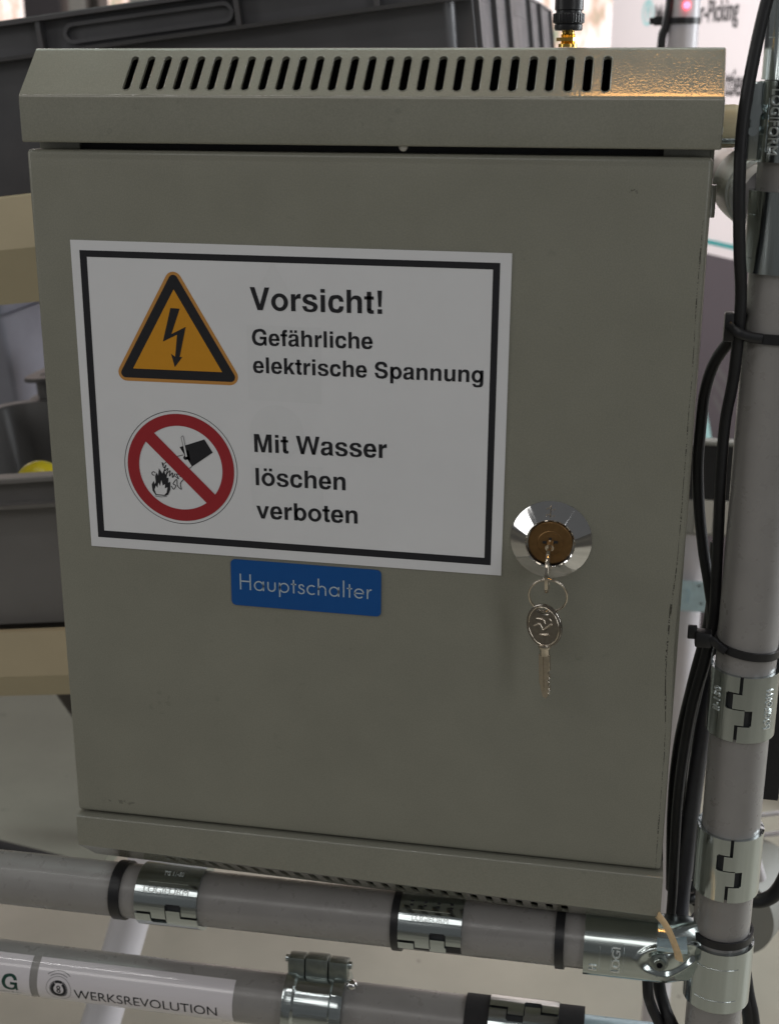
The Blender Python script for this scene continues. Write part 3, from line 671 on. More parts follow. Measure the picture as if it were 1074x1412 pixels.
lb = empty('blue_name_plate', (0.131, -0.0004, 0.1285), 'small blue plate reading Hauptschalter, stuck just under the warning sticker', 'label')
bm = curve_mesh(rrect(-0.0385, 0.0385, -0.0123, 0.0123, 0.0024, 6), [], 0.0006)
bmesh.ops.rotate(bm, cent=(0, 0, 0), matrix=Matrix.Rotation(-0.008, 3, 'Z'), verts=bm.verts); bmesh.ops.translate(bm, verts=bm.verts, vec=(0.1313, 0.1410, 0))
to_front(bm, -0.0004); obj('plate', bm, M['blue'], lb)
bm = bmesh.new(); glyphs(bm, FL, 'Hauptschalter', 0.0121, (0.0964, 0.1377), -0.004, track=0); to_front(bm, -0.00078); obj('lettering', bm, M['label_text'], lb)

# ================================================================== KEYS
def key(name, label, bow_c, ax_u, ax_v, ax_n, seed=0):
    """bow at bow_c; ax_v points from the bow to the blade tip"""
    k = empty(name, bow_c, label, 'key')
    Mx = Matrix((ax_u, ax_v, ax_n)).transposed()
    def W(bm):
        for v in bm.verts: v.co = Mx @ v.co + Vector(bow_c)
        return bm
    th = 0.0017
    out = [(0.0093 * cos(a), 0.0108 * sin(a)) for a in [2 * pi * i / 40 for i in range(40)]]
    hole = [(0.0034 * cos(a), -0.0078 + 0.0018 * sin(a)) for a in [2 * pi * i / 16 for i in range(16)]][::-1]
    bm = curve_mesh(out, [hole], th, 0.00035); obj('bow', W(bm), M['nickel_dark'], k, smooth=40)
    bm = bmesh.new()
    tube(bm, [(0.0080 * cos(a), 0.0095 * sin(a), 0.0008) for a in [2 * pi * i / 36 for i in range(36)]], 0.00035, n=6, spline=False, closed=True)
    tube(bm, [(-0.005, 0.0005, 0.0009), (-0.002, -0.001, 0.001), (0.0, 0.0015, 0.001), (0.003, -0.001, 0.001), (0.005, -0.002, 0.0009)], 0.00055, n=6)
    tube(bm, [(-0.002, 0.0045, 0.0009), (0.0, 0.004, 0.001), (0.003, 0.0035, 0.0009)], 0.0005, n=6)
    tube(bm, [(-0.0035, -0.0035, 0.0009), (0.0, -0.0035, 0.001), (0.001, -0.0015, 0.001)], 0.0005, n=6)
    tube(bm, [(0.0035, -0.0045, 0.0009), (0.0045, -0.0035, 0.001)], 0.0006, n=6)
    obj('embossing', W(bm), M['nickel'], k, smooth=60)
    bm = bmesh.new(); lathe(bm, [(0.0, -0.0005), (0.0028, 0.0), (0.0031, 0.0012), (0.0024, 0.0022), (0.0022, 0.0055), (0.0, 0.006)], (0, 0.0095, 0), (0, 1, 0), 20); obj('collar', W(bm), M['nickel'], k, smooth=50)
    bl = [(-0.0030, 0.0145), (-0.0030, 0.029), (-0.0012, 0.0362), (0.0004, 0.037)]
    xx = 0.0014
    for i, y in enumerate((0.0345, 0.0325, 0.0305, 0.0285, 0.0265, 0.0245)):
        bl += [(xx + 0.0010 + 0.0002 * (i % 3), y), (xx + 0.0001 + 0.0003 * ((i * 2) % 3), y - 0.0010)]
    bl += [(0.0027, 0.022), (0.0027, 0.0145)]
    bm = curve_mesh(bl, [], 0.0016, 0.0002)
    box(bm, -0.0012, -0.0004, 0.015, 0.033, 0.0007, 0.0011)
    obj('blade', W(bm), M['nickel'], k, smooth=40)
    return k
def turned(a):
    m3 = Matrix.Rotation(a, 3, 'Z') @ Matrix.Rotation(-0.06, 3, 'Y'); return m3 @ Vector((1, 0, 0)), m3 @ Vector((0, 0, -1)), m3 @ Vector((0, -1, 0))
key('hanging_key', 'silver key with oval embossed bow, hanging from the ring below the lock', (0.2519, -0.0200, 0.1382), *turned(-0.42))
# key in the lock: bow edge-on, standing out of the cylinder
key('inserted_key', 'silver key pushed into the door lock, its bow seen edge-on', (0.2526, -0.0165, 0.1665), Vector((0.0, 0.707, 0.707)).normalized(), Vector((-0.02, 0.78, 0.62)).normalized(), Vector((1, 0.02, 0)).normalized()) if False else None
k2 = empty('inserted_key', (0.2524, -0.0180, 0.1660), 'silver key pushed into the door lock, its bow seen edge-on', 'key')
def side(bm, c, flip=1):
    for v in bm.verts:
        x, y, z = v.co; v.co = Vector((c[0] + z, c[1] - x, c[2] + y))
    return bm
out = [(0.0098 * cos(a) , 0.0105 * sin(a)) for a in [2 * pi * i / 40 for i in range(40)]]
hole = [(0.0030 * cos(a) + 0.001, -0.0068 + 0.0019 * sin(a)) for a in [2 * pi * i / 16 for i in range(16)]][::-1]
bm = curve_mesh(out, [hole], 0.0017, 0.00035); obj('bow', side(bm, (0.2524, -0.0185, 0.1652)), M['nickel'], k2, smooth=40)
bm = bmesh.new(); cyl(bm, (0.2522, -0.0100, 0.1735), (0.2522, -0.0062, 0.1745), 0.0021, 16); obj('collar', bm, M['nickel'], k2, smooth=40)
bm = bmesh.new(); box(bm, 0.2517, 0.2527, -0.0075, -0.0050, 0.1715, 0.1768); obj('blade', bm, M['nickel'], k2)
kr = empty('key_ring', (0.2530, -0.0200, 0.1415), 'thin round split ring joining the two keys on the lock', 'key ring')
bm = bmesh.new(); tube(bm, [Vector((0.2530 + 0.0089 * cos(a), -0.0192 - 0.0030 * sin(a) , 0.1533 + 0.0093 * sin(a))) for a in [2 * pi * i / 48 for i in range(48)]], 0.00048, n=8, spline=False, closed=True)
obj('outer_turn', bm, M['nickel'], kr, smooth=60)
bm = bmesh.new(); tube(bm, [Vector((0.2530 + 0.0089 * cos(a), -0.0202 - 0.0030 * sin(a), 0.1533 + 0.0093 * sin(a))) for a in [2 * pi * i / 48 for i in range(48)]], 0.00048, n=8, spline=False, closed=True)
obj('inner_turn', bm, M['nickel'], kr, smooth=60)

# ================================================================== ANTENNA on the hood
an = empty('antenna', (0.2483, 0.035, 0.3966), 'black screw-on antenna with gold threaded foot on top of the cabinet', 'antenna')
ax = (0.2483, 0.035)
bm = bmesh.new(); lathe(bm, [(0, 0.0004), (0.0042, 0.0004), (0.0042, 0.0018)] + [((0.0030 if i % 2 else 0.0034), 0.0020 + i * 0.0003) for i in range(14)] + [(0.0028, 0.0064), (0.0028, 0.0090), (0, 0.0090)], (*ax, HT), (0, 0, 1), 6 * 6)
obj('threaded_foot', bm, M['gold'], an, smooth=30)
bm = bmesh.new(); lathe(bm, [(0.0028, 0.003), (0.0052, 0.003), (0.0052, 0.0045), (0.0028, 0.0045)], (*ax, HT), (0, 0, 1), 6); obj('hex_nut', bm, M['gold'], an)
bm = bmesh.new()
prof = [(0, 0.0075), (0.0060, 0.0075), (0.0063, 0.0082), (0.0063, 0.0098), (0.0060, 0.0102), (0.0066, 0.0106), (0.0068, 0.0115), (0.0068, 0.0140), (0.0066, 0.0148), (0.0058, 0.0150), (0.0058, 0.0158), (0.0064, 0.0162), (0.0064, 0.05), (0.005, 0.09), (0.0045, 0.14), (0, 0.142)]
lathe(bm, prof, (*ax, HT), (0, 0, 1), 48); obj('collar', bm, M['black'], an, smooth=35)
bm = bmesh.new()
for i in range(30):
    a = 2 * pi * i / 30; cyl(bm, (ax[0] + 0.0068 * cos(a), ax[1] + 0.0068 * sin(a), HT + 0.0108), (ax[0] + 0.0068 * cos(a), ax[1] + 0.0068 * sin(a), HT + 0.0145), 0.0003, 6)
obj('knurling', bm, M['black'], an)

# ================================================================== PIPE FRAME
PR = 0.0147; RR = 0.0155
POST = Vector((0.3491, 0.0244, 0)); PD = Vector((0.0002, -0.003, 1)).normalized()
R1 = Vector((0, 0.0295, -0.0688)); R1D = Vector((1, -0.0300, 0.0297)).normalized()
R2 = Vector((0, 0.0407, -0.1413)); R2D = Vector((1, 0.0084, -0.0017)).normalized()
def at_z(z): return POST + PD * (z / PD.z)
def at1(x): return R1 + R1D * (x / R1D.x)
def at2(x): return R2 + R2D * (x / R2D.x)
bm = bmesh.new(); cyl(bm, at_z(-0.9), at_z(0.75), PR, 64); p = obj('upright_pipe', bm, M['pipe'], smooth=40); tag(p, 'thick grey-brown coated upright pipe right beside the cabinet', 'pipe')
bm = bmesh.new(); cyl(bm, at1(-0.6), at1(0.318), RR, 64); p = obj('horizontal_pipe', bm, M['pipe'], smooth=40); tag(p, 'grey-brown horizontal pipe running right under the cabinet', 'pipe')
lp = empty('horizontal_pipe', at2(-0.6), 'lower grey-brown horizontal pipe carrying the printed white labels', 'pipe')
bm = bmesh.new(); cyl(bm, at2(-0.6), at2(0.266), RR, 64); obj('tube', bm, M['pipe'], lp, smooth=40)

def axis_empty(name, loc, d, label, cat, group=None, spin=0.0):
    d, s, t = frame_from(d)
    # local Z along d, local -Y towards the front
    y = Vector((0, 1, 0)); y = (y - d * y.dot(d)).normalized(); x = y.cross(d).normalized()
    m3 = Matrix((x, y, d)).transposed(); q = m3.to_4x4() @ Matrix.Rotation(spin, 4, 'Z')
    return empty(name, loc, label, cat, group, rot=q.to_euler())
def emboss(body, length, r, th0, h0, mat_, parent, along=True, hgt=0.003, rev=1, thick=0.0005):
    """raised letters on a sleeve; text runs along local Z (along) or round it"""
    bm = text_bm(body, length, thick, height=hgt)
    slicey(bm, 0.0008, 0.0, hgt)
    for v in bm.verts:
        x, y, z = v.co
        if along: a = th0 - rev * y / r; h = h0 + rev * x
        else: a = th0 + x / r; h = h0 + y
        rr = r + z - 0.00005; v.co = Vector((rr * sin(a), -rr * cos(a), h))
    return obj('embossed_lettering', bm, mat_, parent, world=False)
def ridge(bm, r, th0, th1, h, rad=0.0003):
    tube(bm, [(r * sin(a), -r * cos(a), h) for a in [th0 + (th1 - th0) * i / 10 for i in range(11)]], rad, n=6, spline=False)
def seamed_sleeve(root, L, r, seam=0.15, half=False, m='zinc'):
    """two-jaw hook clamp: thick shell with a Z-shaped gap; seam = angle of its middle"""
    r0, r1 = r + 0.0002, r + 0.0022
    h = L / 2
    A = [seam - 0.40, seam - 0.18, seam - 0.075, seam + 0.075, seam + 0.18, seam + 0.40, seam + 0.02, seam - 0.02, seam-0.36, seam+0.36]
    H = [-h, -0.5 * h, -0.46 * h, 0.0, 0.03 * h, 0.48 * h, 0.52 * h, h]
    extra = [a % (2 * pi) - (2 * pi if a % (2 * pi) > pi else 0) for a in A]
    th = grid(-pi, pi, 2 * pi / 64, sorted(extra)); hs = sorted(set(grid(-h, h, L / 10, H) + H))
    def keep(t, z):
        d = (t - seam + pi) % (2 * pi) - pi; u = z / h
        if half and (d > 0.30 or d < -2.4): return False
        if u > 0.5: return not (-0.02 < d < 0.075) and not (half and d > 0.02)
        if 0.0 < u <= 0.5:
            if 0.0 < u < 0.03: return not (-0.36 < d < 0.18)
            if u > 0.48: return not (-0.36 < d < 0.05)
            return not (-0.40 < d < -0.18)
        if -0.5 < u <= 0.0:
            if u < -0.46: return not (-0.05 < d < 0.36)
            return not (0.18 < d < 0.40)
        return not (-0.075 < d < 0.02)
    bm = bmesh.new(); shell(bm, r0, r1, th, hs, keep)
    rim = bmesh.ops.bevel(bm, geom=[e for e in bm.edges if len(e.link_faces) == 2 and e.calc_face_angle(0) > 1.0 and all(abs(v.co.xy.length - r1) < 1e-4 for v in e.verts)], offset=0.0003, segments=1, affect='EDGES')
    o = obj('sleeve', bm, M[m], root, world=False, smooth=35)
    bm = bmesh.new()   # dark sheet backing the gaps between the jaws
    shell(bm, r + 0.00005, r + 0.00018, grid(seam - 0.5, seam + 0.5, 0.1), [-h * 0.97, h * 0.97]); obj('gap_backing', bm, M['inside'], root, world=False, smooth=35)
    return r1
G1 = 'hook clamps on the upright pipe'; G2 = 'hook clamps on the horizontal pipes'
# upright: from the top
c = axis_empty('pipe_clamp', at_z(0.4165), PD, 'plain galvanised sleeve on the upright pipe at the very top right corner', 'pipe clamp', G1)
bm = bmesh.new(); shell(bm, PR + 0.0001, PR + 0.0014, grid(-pi, pi, 0.1), [-0.0332, 0.0335]); obj('sleeve', bm, M['zinc'], c, world=False, smooth=35)
bm = bmesh.new()
for z in (0.016, 0.012, -0.016): ridge(bm, PR + 0.0015, -1.15, -0.85, z, 0.0002)
obj('pressed_line', bm, M['zinc'], c, world=False, smooth=60)
emboss('II-150', 0.024, PR + 0.0014, -1.12, 0.024, M['zinc_light'], c, hgt=0.0045, rev=-1)
c = axis_empty('pipe_clamp', at_z(0.3660), PD, 'galvanised clamp embossed LOGIFORM with a side flange, second from the top of the upright pipe', 'pipe clamp', G1)
bm = bmesh.new(); shell(bm, PR + 0.0002, PR + 0.0022, grid(-pi, pi, 0.1), [-0.0168, 0.0168]); obj('sleeve', bm, M['zinc'], c, world=False, smooth=35)
bm = bmesh.new(); vs = box(bm, -0.0215, -0.0150, -0.0065, -0.0035, -0.0165, 0.0165, 0.001); obj('flange', bm, M['zinc'], c, world=False, smooth=40)
bm = bmesh.new(); cyl(bm, (-0.0185, -0.0100, 0.004), (-0.0185, 0.004, 0.004), 0.0035, 6); cyl(bm, (-0.0185, -0.0085, -0.004), (-0.0185, -0.006, -0.004), 0.002, 12); obj('bolt', bm, M['zinc'], c, world=False)
emboss('LOGIFORM', 0.027, PR + 0.0022, -0.76, 0.0135, M['zinc_light'], c, hgt=0.0046, rev=-1, thick=0.0007)
bm = bmesh.new(); tube(bm, [((PR + .0022) * sin(-0.85), -(PR + .0022) * cos(-0.85), z) for z in (-0.0125, 0.0, 0.010)], 0.0003, n=6); ridge(bm, PR + .0022, -0.85, -0.70, -0.0125); obj('pressed_line', bm, M['zinc'], c, world=False)
c = axis_empty('pipe_clamp', at_z(0.3190), PD, 'wide galvanised clamp just above the upper zip tie on the upright pipe', 'pipe clamp', G1)
bm = bmesh.new(); shell(bm, PR + 0.0004, PR + 0.0028, grid(-pi, pi, 0.1), [-0.0178, -0.017, -0.009, 0.004, 0.017, 0.0178]); obj('sleeve', bm, M['zinc'], c, world=False, smooth=35)
bm = bmesh.new(); ridge(bm, PR + 0.0028, -1.4, -1.0, 0.0075); ridge(bm, PR + 0.0028, -1.4, -1.0, -0.0115); obj('pressed_line', bm, M['zinc'], c, world=False)
# the two hook clamps lower down
c = axis_empty('pipe_clamp', at_z(0.0895), PD, 'galvanised hook clamp embossed LOGIFORM just below the lower zip tie on the upright pipe', 'pipe clamp', G1)
r1 = seamed_sleeve(c, 0.0350, PR, seam=-0.18)
emboss('LOGIFORM', 0.0210, r1, 0.86, -0.0105, M['zinc_light'], c, hgt=0.0042, thick=0.0007)
emboss('II-150', 0.0125, r1, -0.78, -0.003, M['zinc_light'], c, hgt=0.0042, thick=0.0006)
c = axis_empty('pipe_clamp', at_z(-0.0015), PD, 'plain galvanised hook clamp lowest on the upright pipe, above the T connector', 'pipe clamp', G1)
seamed_sleeve(c, 0.0362, PR, seam=-0.02)
# horizontal pipe clamps
c = axis_empty('pipe_clamp', at1(0.0432), R1D, 'galvanised hook clamp on the pipe under the left end of the cabinet', 'pipe clamp', G2, spin=0)
r1 = seamed_sleeve(c, 0.0375, RR, seam=0.10)
emboss('LOGIFORM', 0.0270, r1, -0.62, -0.0135, M['zinc_light'], c, hgt=0.0034, thick=0.0005)
emboss('TG 11-50', 0.0120, r1, -1.25, -0.0040, M['zinc_light'], c, hgt=0.003, thick=0.0004)
bm = bmesh.new(); tube(bm, [(r1 * sin(-0.98), -r1 * cos(-0.98), z) for z in (-0.0115, 0.0, 0.0125)], 0.0003, n=6); obj('pressed_line', bm, M['zinc'], c, world=False)
c = axis_empty('pipe_clamp', at1(0.1955), R1D, 'half clamp with open hooked edge and dark slots on the pipe under the cabinet middle', 'pipe clamp', G2)
r1 = seamed_sleeve(c, 0.0350, RR, seam=0.10, half=True)
emboss('LOGIFORM', 0.0200, r1, -0.62, -0.0100, M['zinc_light'], c, hgt=0.0030, thick=0.0004)
bm = bmesh.new()
for z in (-0.011, -0.0037, 0.0037, 0.011):
    for a in (-1.10, -1.24): box(bm, -0.0007, 0.0007, -0.0006, 0.0006, -0.0009, 0.0009); vs = bm.verts[-8:]; bmesh.ops.translate(bm, verts=vs, vec=((r1 - .0004) * sin(a), -(r1 - .0004) * cos(a), z))
obj('slot', bm, M['inside'], c, world=False)
bm = bmesh.new(); tube(bm, [(r1 * sin(-0.96), -r1 * cos(-0.96), z) for z in (-0.0105, 0.0, 0.0105)], 0.0003, n=6); obj('pressed_line', bm, M['zinc'], c, world=False)
c = axis_empty('pipe_clamp', at2(0.2455), R2D, 'galvanised sleeve between two black tape bands on the lower pipe', 'pipe clamp', G2)
r1 = seamed_sleeve(c, 0.0395, RR, seam=-1.28)

# hinged ring clamp on the lower pipe
c = axis_empty('ring_clamp', at2(0.1235), R2D, 'shiny hinged ring clamp with raised rims round the lower pipe', 'ring clamp')
bm = bmesh.new()
lathe(bm, [(0.0160, -0.0180), (0.0206, -0.0180), (0.0213, -0.0160), (0.0213, -0.0125), (0.0199, -0.0110), (0.0195, 0.0), (0.0199, 0.0094), (0.0213, 0.0108), (0.0213, 0.0150), (0.0206, 0.0172), (0.0160, 0.0172), (0.0160, -0.0180)], (0, 0, 0), (0, 0, 1), 64)
obj('band', bm, M['zinc'], c, world=False, smooth=40)
ta = -1.72
def polar(bm_vs, a, r):
    for v in bm_vs:
        x, y, z = v.co; v.co = Vector(((r + y) * sin(a) + x * cos(a), -(r + y) * cos(a) + x * sin(a), z))
for z0, z1, rr in ((-0.0180, -0.0078, 0.0), (-0.0074, 0.0062, 0.0007), (0.0066, 0.0178, 0.0)):
    bm = bmesh.new(); box(bm, -0.0048, 0.0048, -0.008, 0.0042, z0, z1, 0.0010); polar(bm.verts, ta, 0.0262 + rr); obj('hinge_lug', bm, M['zinc_dark'], c, world=False, smooth=40)
bm = bmesh.new(); cyl(bm, (0, 0, -0.0200), (0, 0, 0.0200), 0.0022, 14); polar(bm.verts, ta, 0.0275); obj('hinge_pin', bm, M['zinc'], c, world=False, smooth=40)
bm = bmesh.new(); bmesh.ops.create_uvsphere(bm, u_segments=14, v_segments=8, radius=0.0034); bmesh.ops.translate(bm, verts=bm.verts, vec=(0, 0, 0.0215)); polar(bm.verts, -1.35, 0.0205)
obj('rivet_head', bm, M['chrome'], c, world=False, smooth=60)

# T connector joining both pipes
tcn = empty('t_connector', (0.345, 0.01, -0.088), 'galvanised T connector joining the horizontal pipe to the upright pipe, with a recessed screw', 'connector')
c = tcn
zc = -0.0695
bm = bmesh.new(); shell(bm, PR + 0.0004, PR + 0.0028, grid(-pi, pi, 0.09), [-0.0180, -0.017, -0.008, 0.008, 0.017, 0.0180])
q = PD.to_track_quat('Z', 'Y'); cc_ = at_z(zc)
bmesh.ops.translate(bm, verts=bm.verts, vec=cc_); obj('post_sleeve', bm, M['zinc'], tcn, smooth=40)
bm = bmesh.new()
ridge(bm, PR + 0.0028, -0.75, 0.55, 0.0090); ridge(bm, PR + 0.0028, -0.75, 0.55, -0.0105)
bmesh.ops.translate(bm, verts=bm.verts, vec=cc_); obj('pressed_line', bm, M['zinc'], tcn, smooth=60)
# arm: half shell round the horizontal pipe, with a pressed oval recess
def arm_point(x, a, r):
    p = at1(x); return p + (Vector((0, -cos(a), sin(a)))) * r
RC = (0.3225, 0.14)       # recess centre (x, angle)
def relief(x, a):
    dx = (x - RC[0]) / 0.0140; da = (a - RC[1]) * RR / 0.0062; d = sqrt(dx * dx * (1 if abs(dx) > 0 else 1) + da * da)
    if d > 1.35: return 0.0
    if d > 1.0: return 0.0010 * sin(pi * (1.35 - d) / 0.35)
    if d > 0.8: return -0.0016 * (1.0 - d) / 0.2
    return -0.0016
bm = bmesh.new(); nx, na = 96, 80; xs = [0.2780 + (0.3500 - 0.2780) * i / nx for i in range(nx + 1)]; as_ = [-1.5 + (1.95 + 1.5) * j / na for j in range(na + 1)]
gr = []
for x in xs:
    row = []
    for a in as_:
        e = RR + 0.0026
        fl = min(1.0, max(0.0, (x - 0.319) / 0.021)); fl = fl * fl * (3 - 2 * fl)
        pt = arm_point(x, a, e + relief(x, a)); pt.y += 0.0130 * fl * max(0, cos(a)); row.append(bm.verts.new(pt))
    gr.append(row)
for i in range(nx):
    for j in range(na): bm.faces.new((gr[i][j], gr[i + 1][j], gr[i + 1][j + 1], gr[i][j + 1]))
# thickness at the open end and the lower edge
e0 = [bm.verts.new(arm_point(xs[0], a, RR + 0.0002)) for a in as_]
for j in range(na): bm.faces.new((gr[0][j], gr[0][j + 1], e0[j + 1], e0[j]))
lo = [bm.verts.new(arm_point(x, as_[0], RR + 0.0002)) for x in xs]
for i in range(nx): bm.faces.new((gr[i][0], gr[i + 1][0], lo[i + 1], lo[i]))
obj('arm', bm, M['zinc_x'], tcn, smooth=50)
bm = bmesh.new(); pc_ = arm_point(0.3175, 0.13, RR - 0.0004); dn = (arm_point(0.3165, 0.13, 1) - at1(0.3165)).normalized()
lathe(bm, [(0.0, -0.001), (0.0046, -0.001), (0.0046, 0.0018), (0.0034, 0.0022), (0.0034, 0.0042), (0.0030, 0.0046), (0.0016, 0.0046), (0.0016, 0.0026), (0, 0.0026)], pc_, dn, 24)
obj('screw', bm, M['zinc_dark'], tcn, smooth=30)
bm = bmesh.new(); lathe(bm, [(0, 0.0027), (0.00155, 0.0027), (0.00155, 0.0047)], pc_, dn, 6); obj('hex_socket', bm, M['inside'], tcn)
bm = bmesh.new()
for xx, a0, a1 in ((0.2865, -0.35, 0.45), (0.2925, -0.35, 0.45), (0.2990, -0.3, 0.5)):
    tube(bm, [arm_point(xx, a0 + (a1 - a0) * i / 8, RR + 0.0026) for i in range(9)], 0.00030, n=6, spline=False)
obj('pressed_line', bm, M['zinc'], tcn, smooth=60)
for body, xx, L_ in (('LOGI', 0.2955, 0.0125), ('H', 0.2835, 0.003)):
    bm = text_bm(body, L_, 0.0007, height=0.0042)
    for v in bm.verts:
        x, y, z = v.co; a = -0.33 + x / RR; v.co = arm_point(xx + 0.0016 - y, a, RR + 0.00255 + z)
    obj('embossed_lettering', bm, M['zinc_light'], tcn)

# ------------------------------------------------------------------ zip ties
def zip_tie(loc, d, r, label, tilt=0.0, head=None, w_=0.0036, group='black zip ties'):
    c = axis_empty('zip_tie', loc, d, label, 'zip tie', group)
    if tilt: c.rotation_euler.rotate_axis('Y', tilt)
    bm = bmesh.new(); shell(bm, r + 0.0001, r + 0.0014, grid(-pi, pi, 0.12), [-w_ / 2, -w_ / 3, w_ / 3, w_ / 2])
    obj('band', bm, M['black'], c, world=False, smooth=35)
    if head is not None:
        a, rr = head; bm = bmesh.new(); box(bm, -0.0032, 0.0032, -0.001, 0.0045, -0.0033, 0.0033, 0.0006); box(bm, 0.003, 0.0065, 0.0005, 0.002, -0.0015, 0.0015)
        polar(bm.verts, a, r + rr); obj('head', bm, M['black'], c, world=False, smooth=35)
    return c
zip_tie(at_z(0.2725), PD, PR + 0.0004, 'black zip tie on the upright pipe below its wide upper clamp', tilt=0.0, w_=0.0046)
zt1 = [o for o in COL.objects if o.name.startswith('zip_tie')][-1]
bm = bmesh.new(); box(bm, 0.3252, 0.3300, 0.0125, 0.0200, 0.2700, 0.2830, 0.0009); tube(bm, [(0.3268, 0.0125, 0.2775), (0.3310, 0.0088, 0.2752), (0.3360, 0.0085, 0.2735), (0.3420, 0.0090, 0.2728)], 0.0022, n=10, flat=0.4)
me_ = obj('head', bm, M['black'], None, smooth=35); me_.parent = zt1; bpy.context.view_layer.update(); me_.matrix_parent_inverse = zt1.matrix_world.inverted()
zip_tie(at_z(0.1180), PD, PR + 0.0002, 'black zip tie band tight above the hook clamp embossed LOGIFORM', tilt=0.10, w_=0.0040)
bm = bmesh.new(); box(bm, 0.3232, 0.3312, 0.012, 0.020, 0.1190, 0.1268, 0.0010); box(bm, 0.3195, 0.3240, 0.014, 0.0165, 0.1225, 0.1295, 0.0006)
tube(bm, [(0.328, 0.014, 0.1245), (0.3310, 0.0125, 0.1235), (0.3345, 0.0125, 0.1205), (0.338, 0.0112, 0.1185)], 0.0021, n=8, flat=0.5)
obj('head', bm, M['black'], [o for o in COL.objects if o.name.startswith('zip_tie')][-1], smooth=35) if False else None
zt = empty('zip_tie', (0.325, 0.016, 0.124), 'black zip tie head beside the cables, its cut tail pointing left', 'zip tie', 'black zip ties')
obj('head', bm, M['black'], zt, smooth=35)
zip_tie(at_z(-0.0465), PD, PR + 0.0006, 'black zip tie on the upright pipe resting on the T connector', w_=0.0042)
zip_tie(at1(0.0113), R1D, RR, 'black zip tie on the pipe at the left, beside the leftmost hook clamp', w_=0.0062)
zip_tie(at1(0.1758), R1D, RR, 'black zip tie beside the half clamp under the cabinet middle', w_=0.0046)
zip_tie(at1(0.2655), R1D, RR, 'black zip tie on the pipe just left of the T connector arm', w_=0.0048)
# tape bands on lower pipe
for x0, x1, lab in ((0.2118, 0.2262, 'black tape band on the lower pipe, left of its galvanised sleeve'), (0.2655, 0.2800, 'black tape band on the lower pipe, right of its galvanised sleeve')):
    bm = bmesh.new(); a, b = at2(x0), at2(x1); cyl(bm, a, b, RR + 0.0012, 48); o = obj('tape_band', bm, M['tape'], smooth=40); tag(o, lab, 'tape', 'tape bands on the lower pipe')
bm = bmesh.new(); cyl(bm, at2(0.280), at2(0.345), RR - 0.0030, 40)
for a in (0.8, 0.95, 1.1): 
    cyl(bm, at2(0.281) + Vector((0, -cos(a), sin(a))) * (RR - 0.003), at2(0.344) + Vector((0, -cos(a), sin(a))) * (RR - 0.003), 0.0004, 6)
o = obj('steel_rod', bm, M['zinc_blue'], smooth=40); tag(o, 'bare bluish steel rod leading right from the lower pipe', 'rod')

# ------------------------------------------------------------------ printed labels on the lower pipe
def wrap2(bm, r=RR + 0.00025):
    """x = along pipe, y = arc length upwards (0 faces the front), z = height above the pipe"""
    for v in bm.verts:
        x, y, z = v.co; a = y / RR; v.co = at2(x) + Vector((0, -cos(a), sin(a))) * (r + z)
    return bm
def patch(x0, x1, a0, a1):
    bm = bmesh.new(); n = 26; V = [[bm.verts.new((x, RR * (a0 + (a1 - a0) * j / n), 0)) for j in range(n + 1)] for x in (x0, x0 + (x1 - x0) * .5, x1)]
    for i in range(2):
        for j in range(n): bm.faces.new((V[i][j], V[i + 1][j], V[i + 1][j + 1], V[i][j + 1]))
    return bm
pl = empty('pipe_label', at2(0.0139), 'glossy white label reading WERKSREVOLUTION with a round gear logo, on the lower pipe', 'label')
obj('label_film', wrap2(patch(-0.0472, 0.0752, -0.75, 1.20)), M['label_paper'], pl, smooth=60)
bm = text_bm('WERKSREVOLUTION', 0.0895, 0, height=0.0066); slicey(bm, 0.0007, -0.001, 0.0075)
for v in bm.verts: v.co.x += -0.0238; v.co.y += -0.0050 - 0.0
obj('lettering', wrap2(bm, RR + 0.00035), M['black_ink'], pl)
bm = bmesh.new(); gc = (-0.0335, 0.0004)
for i in range(26):
    a = radians(125) + radians(290) * i / 25
    if 0.30 < ((a - radians(125)) / radians(290)) < 0.0: continue
    b0, b1 = a - 0.07, a + 0.07
    poly(bm, [(gc[0] + r * cos(b), gc[1] + r * sin(b)) for r, b in ((0.0046, b0), (0.0058, b0), (0.0058, b1), (0.0046, b1))])
ringf(bm, gc, 0.0048, 0.0032, 40, radians(125), radians(415)); ringf(bm, gc, 0.0056, 0.0040, 20, radians(62), radians(118))
ringf(bm, (gc[0], gc[1] + 0.0012), 0.0013, 0.0006, 20); ringf(bm, (gc[0], gc[1] - 0.0012), 0.0014, 0.0006, 20)
ringf(bm, gc, 0.0080, 0.0078, 60); ringf(bm, (gc[0], gc[1]), 0.0095, 0.0092, 20, radians(55), radians(125)); ringf(bm, gc, 0.0112, 0.0109, 20, radians(50), radians(130))
slicey(bm, 0.0008, -0.0115, 0.0115); obj('gear_logo', wrap2(bm, RR + 0.00035), M['black_ink'], pl)
pg = empty('pipe_label', at2(-0.085), 'white label ending in a bold dark G at the left end of the lower pipe', 'label')
obj('label_film', wrap2(patch(-0.1600, -0.0522, -0.75, 1.20)), M['label_paper'], pg, smooth=60)
bm = bmesh.new(); glyphs(bm, HB, 'G', 0.0150, (-0.0708, -0.0045)); slicey(bm, 0.0008, -0.0055, 0.0075); obj('lettering', wrap2(bm, RR + 0.00035), M['green_ink'], pg)
bm = text_bm('GmbH & Co', 0.016, 0, height=0.0012)
for v in bm.verts: v.co.x += -0.0745; v.co.y += -0.0075
obj('small_print', wrap2(bm, RR + 0.00035), M['green_ink'], pg)

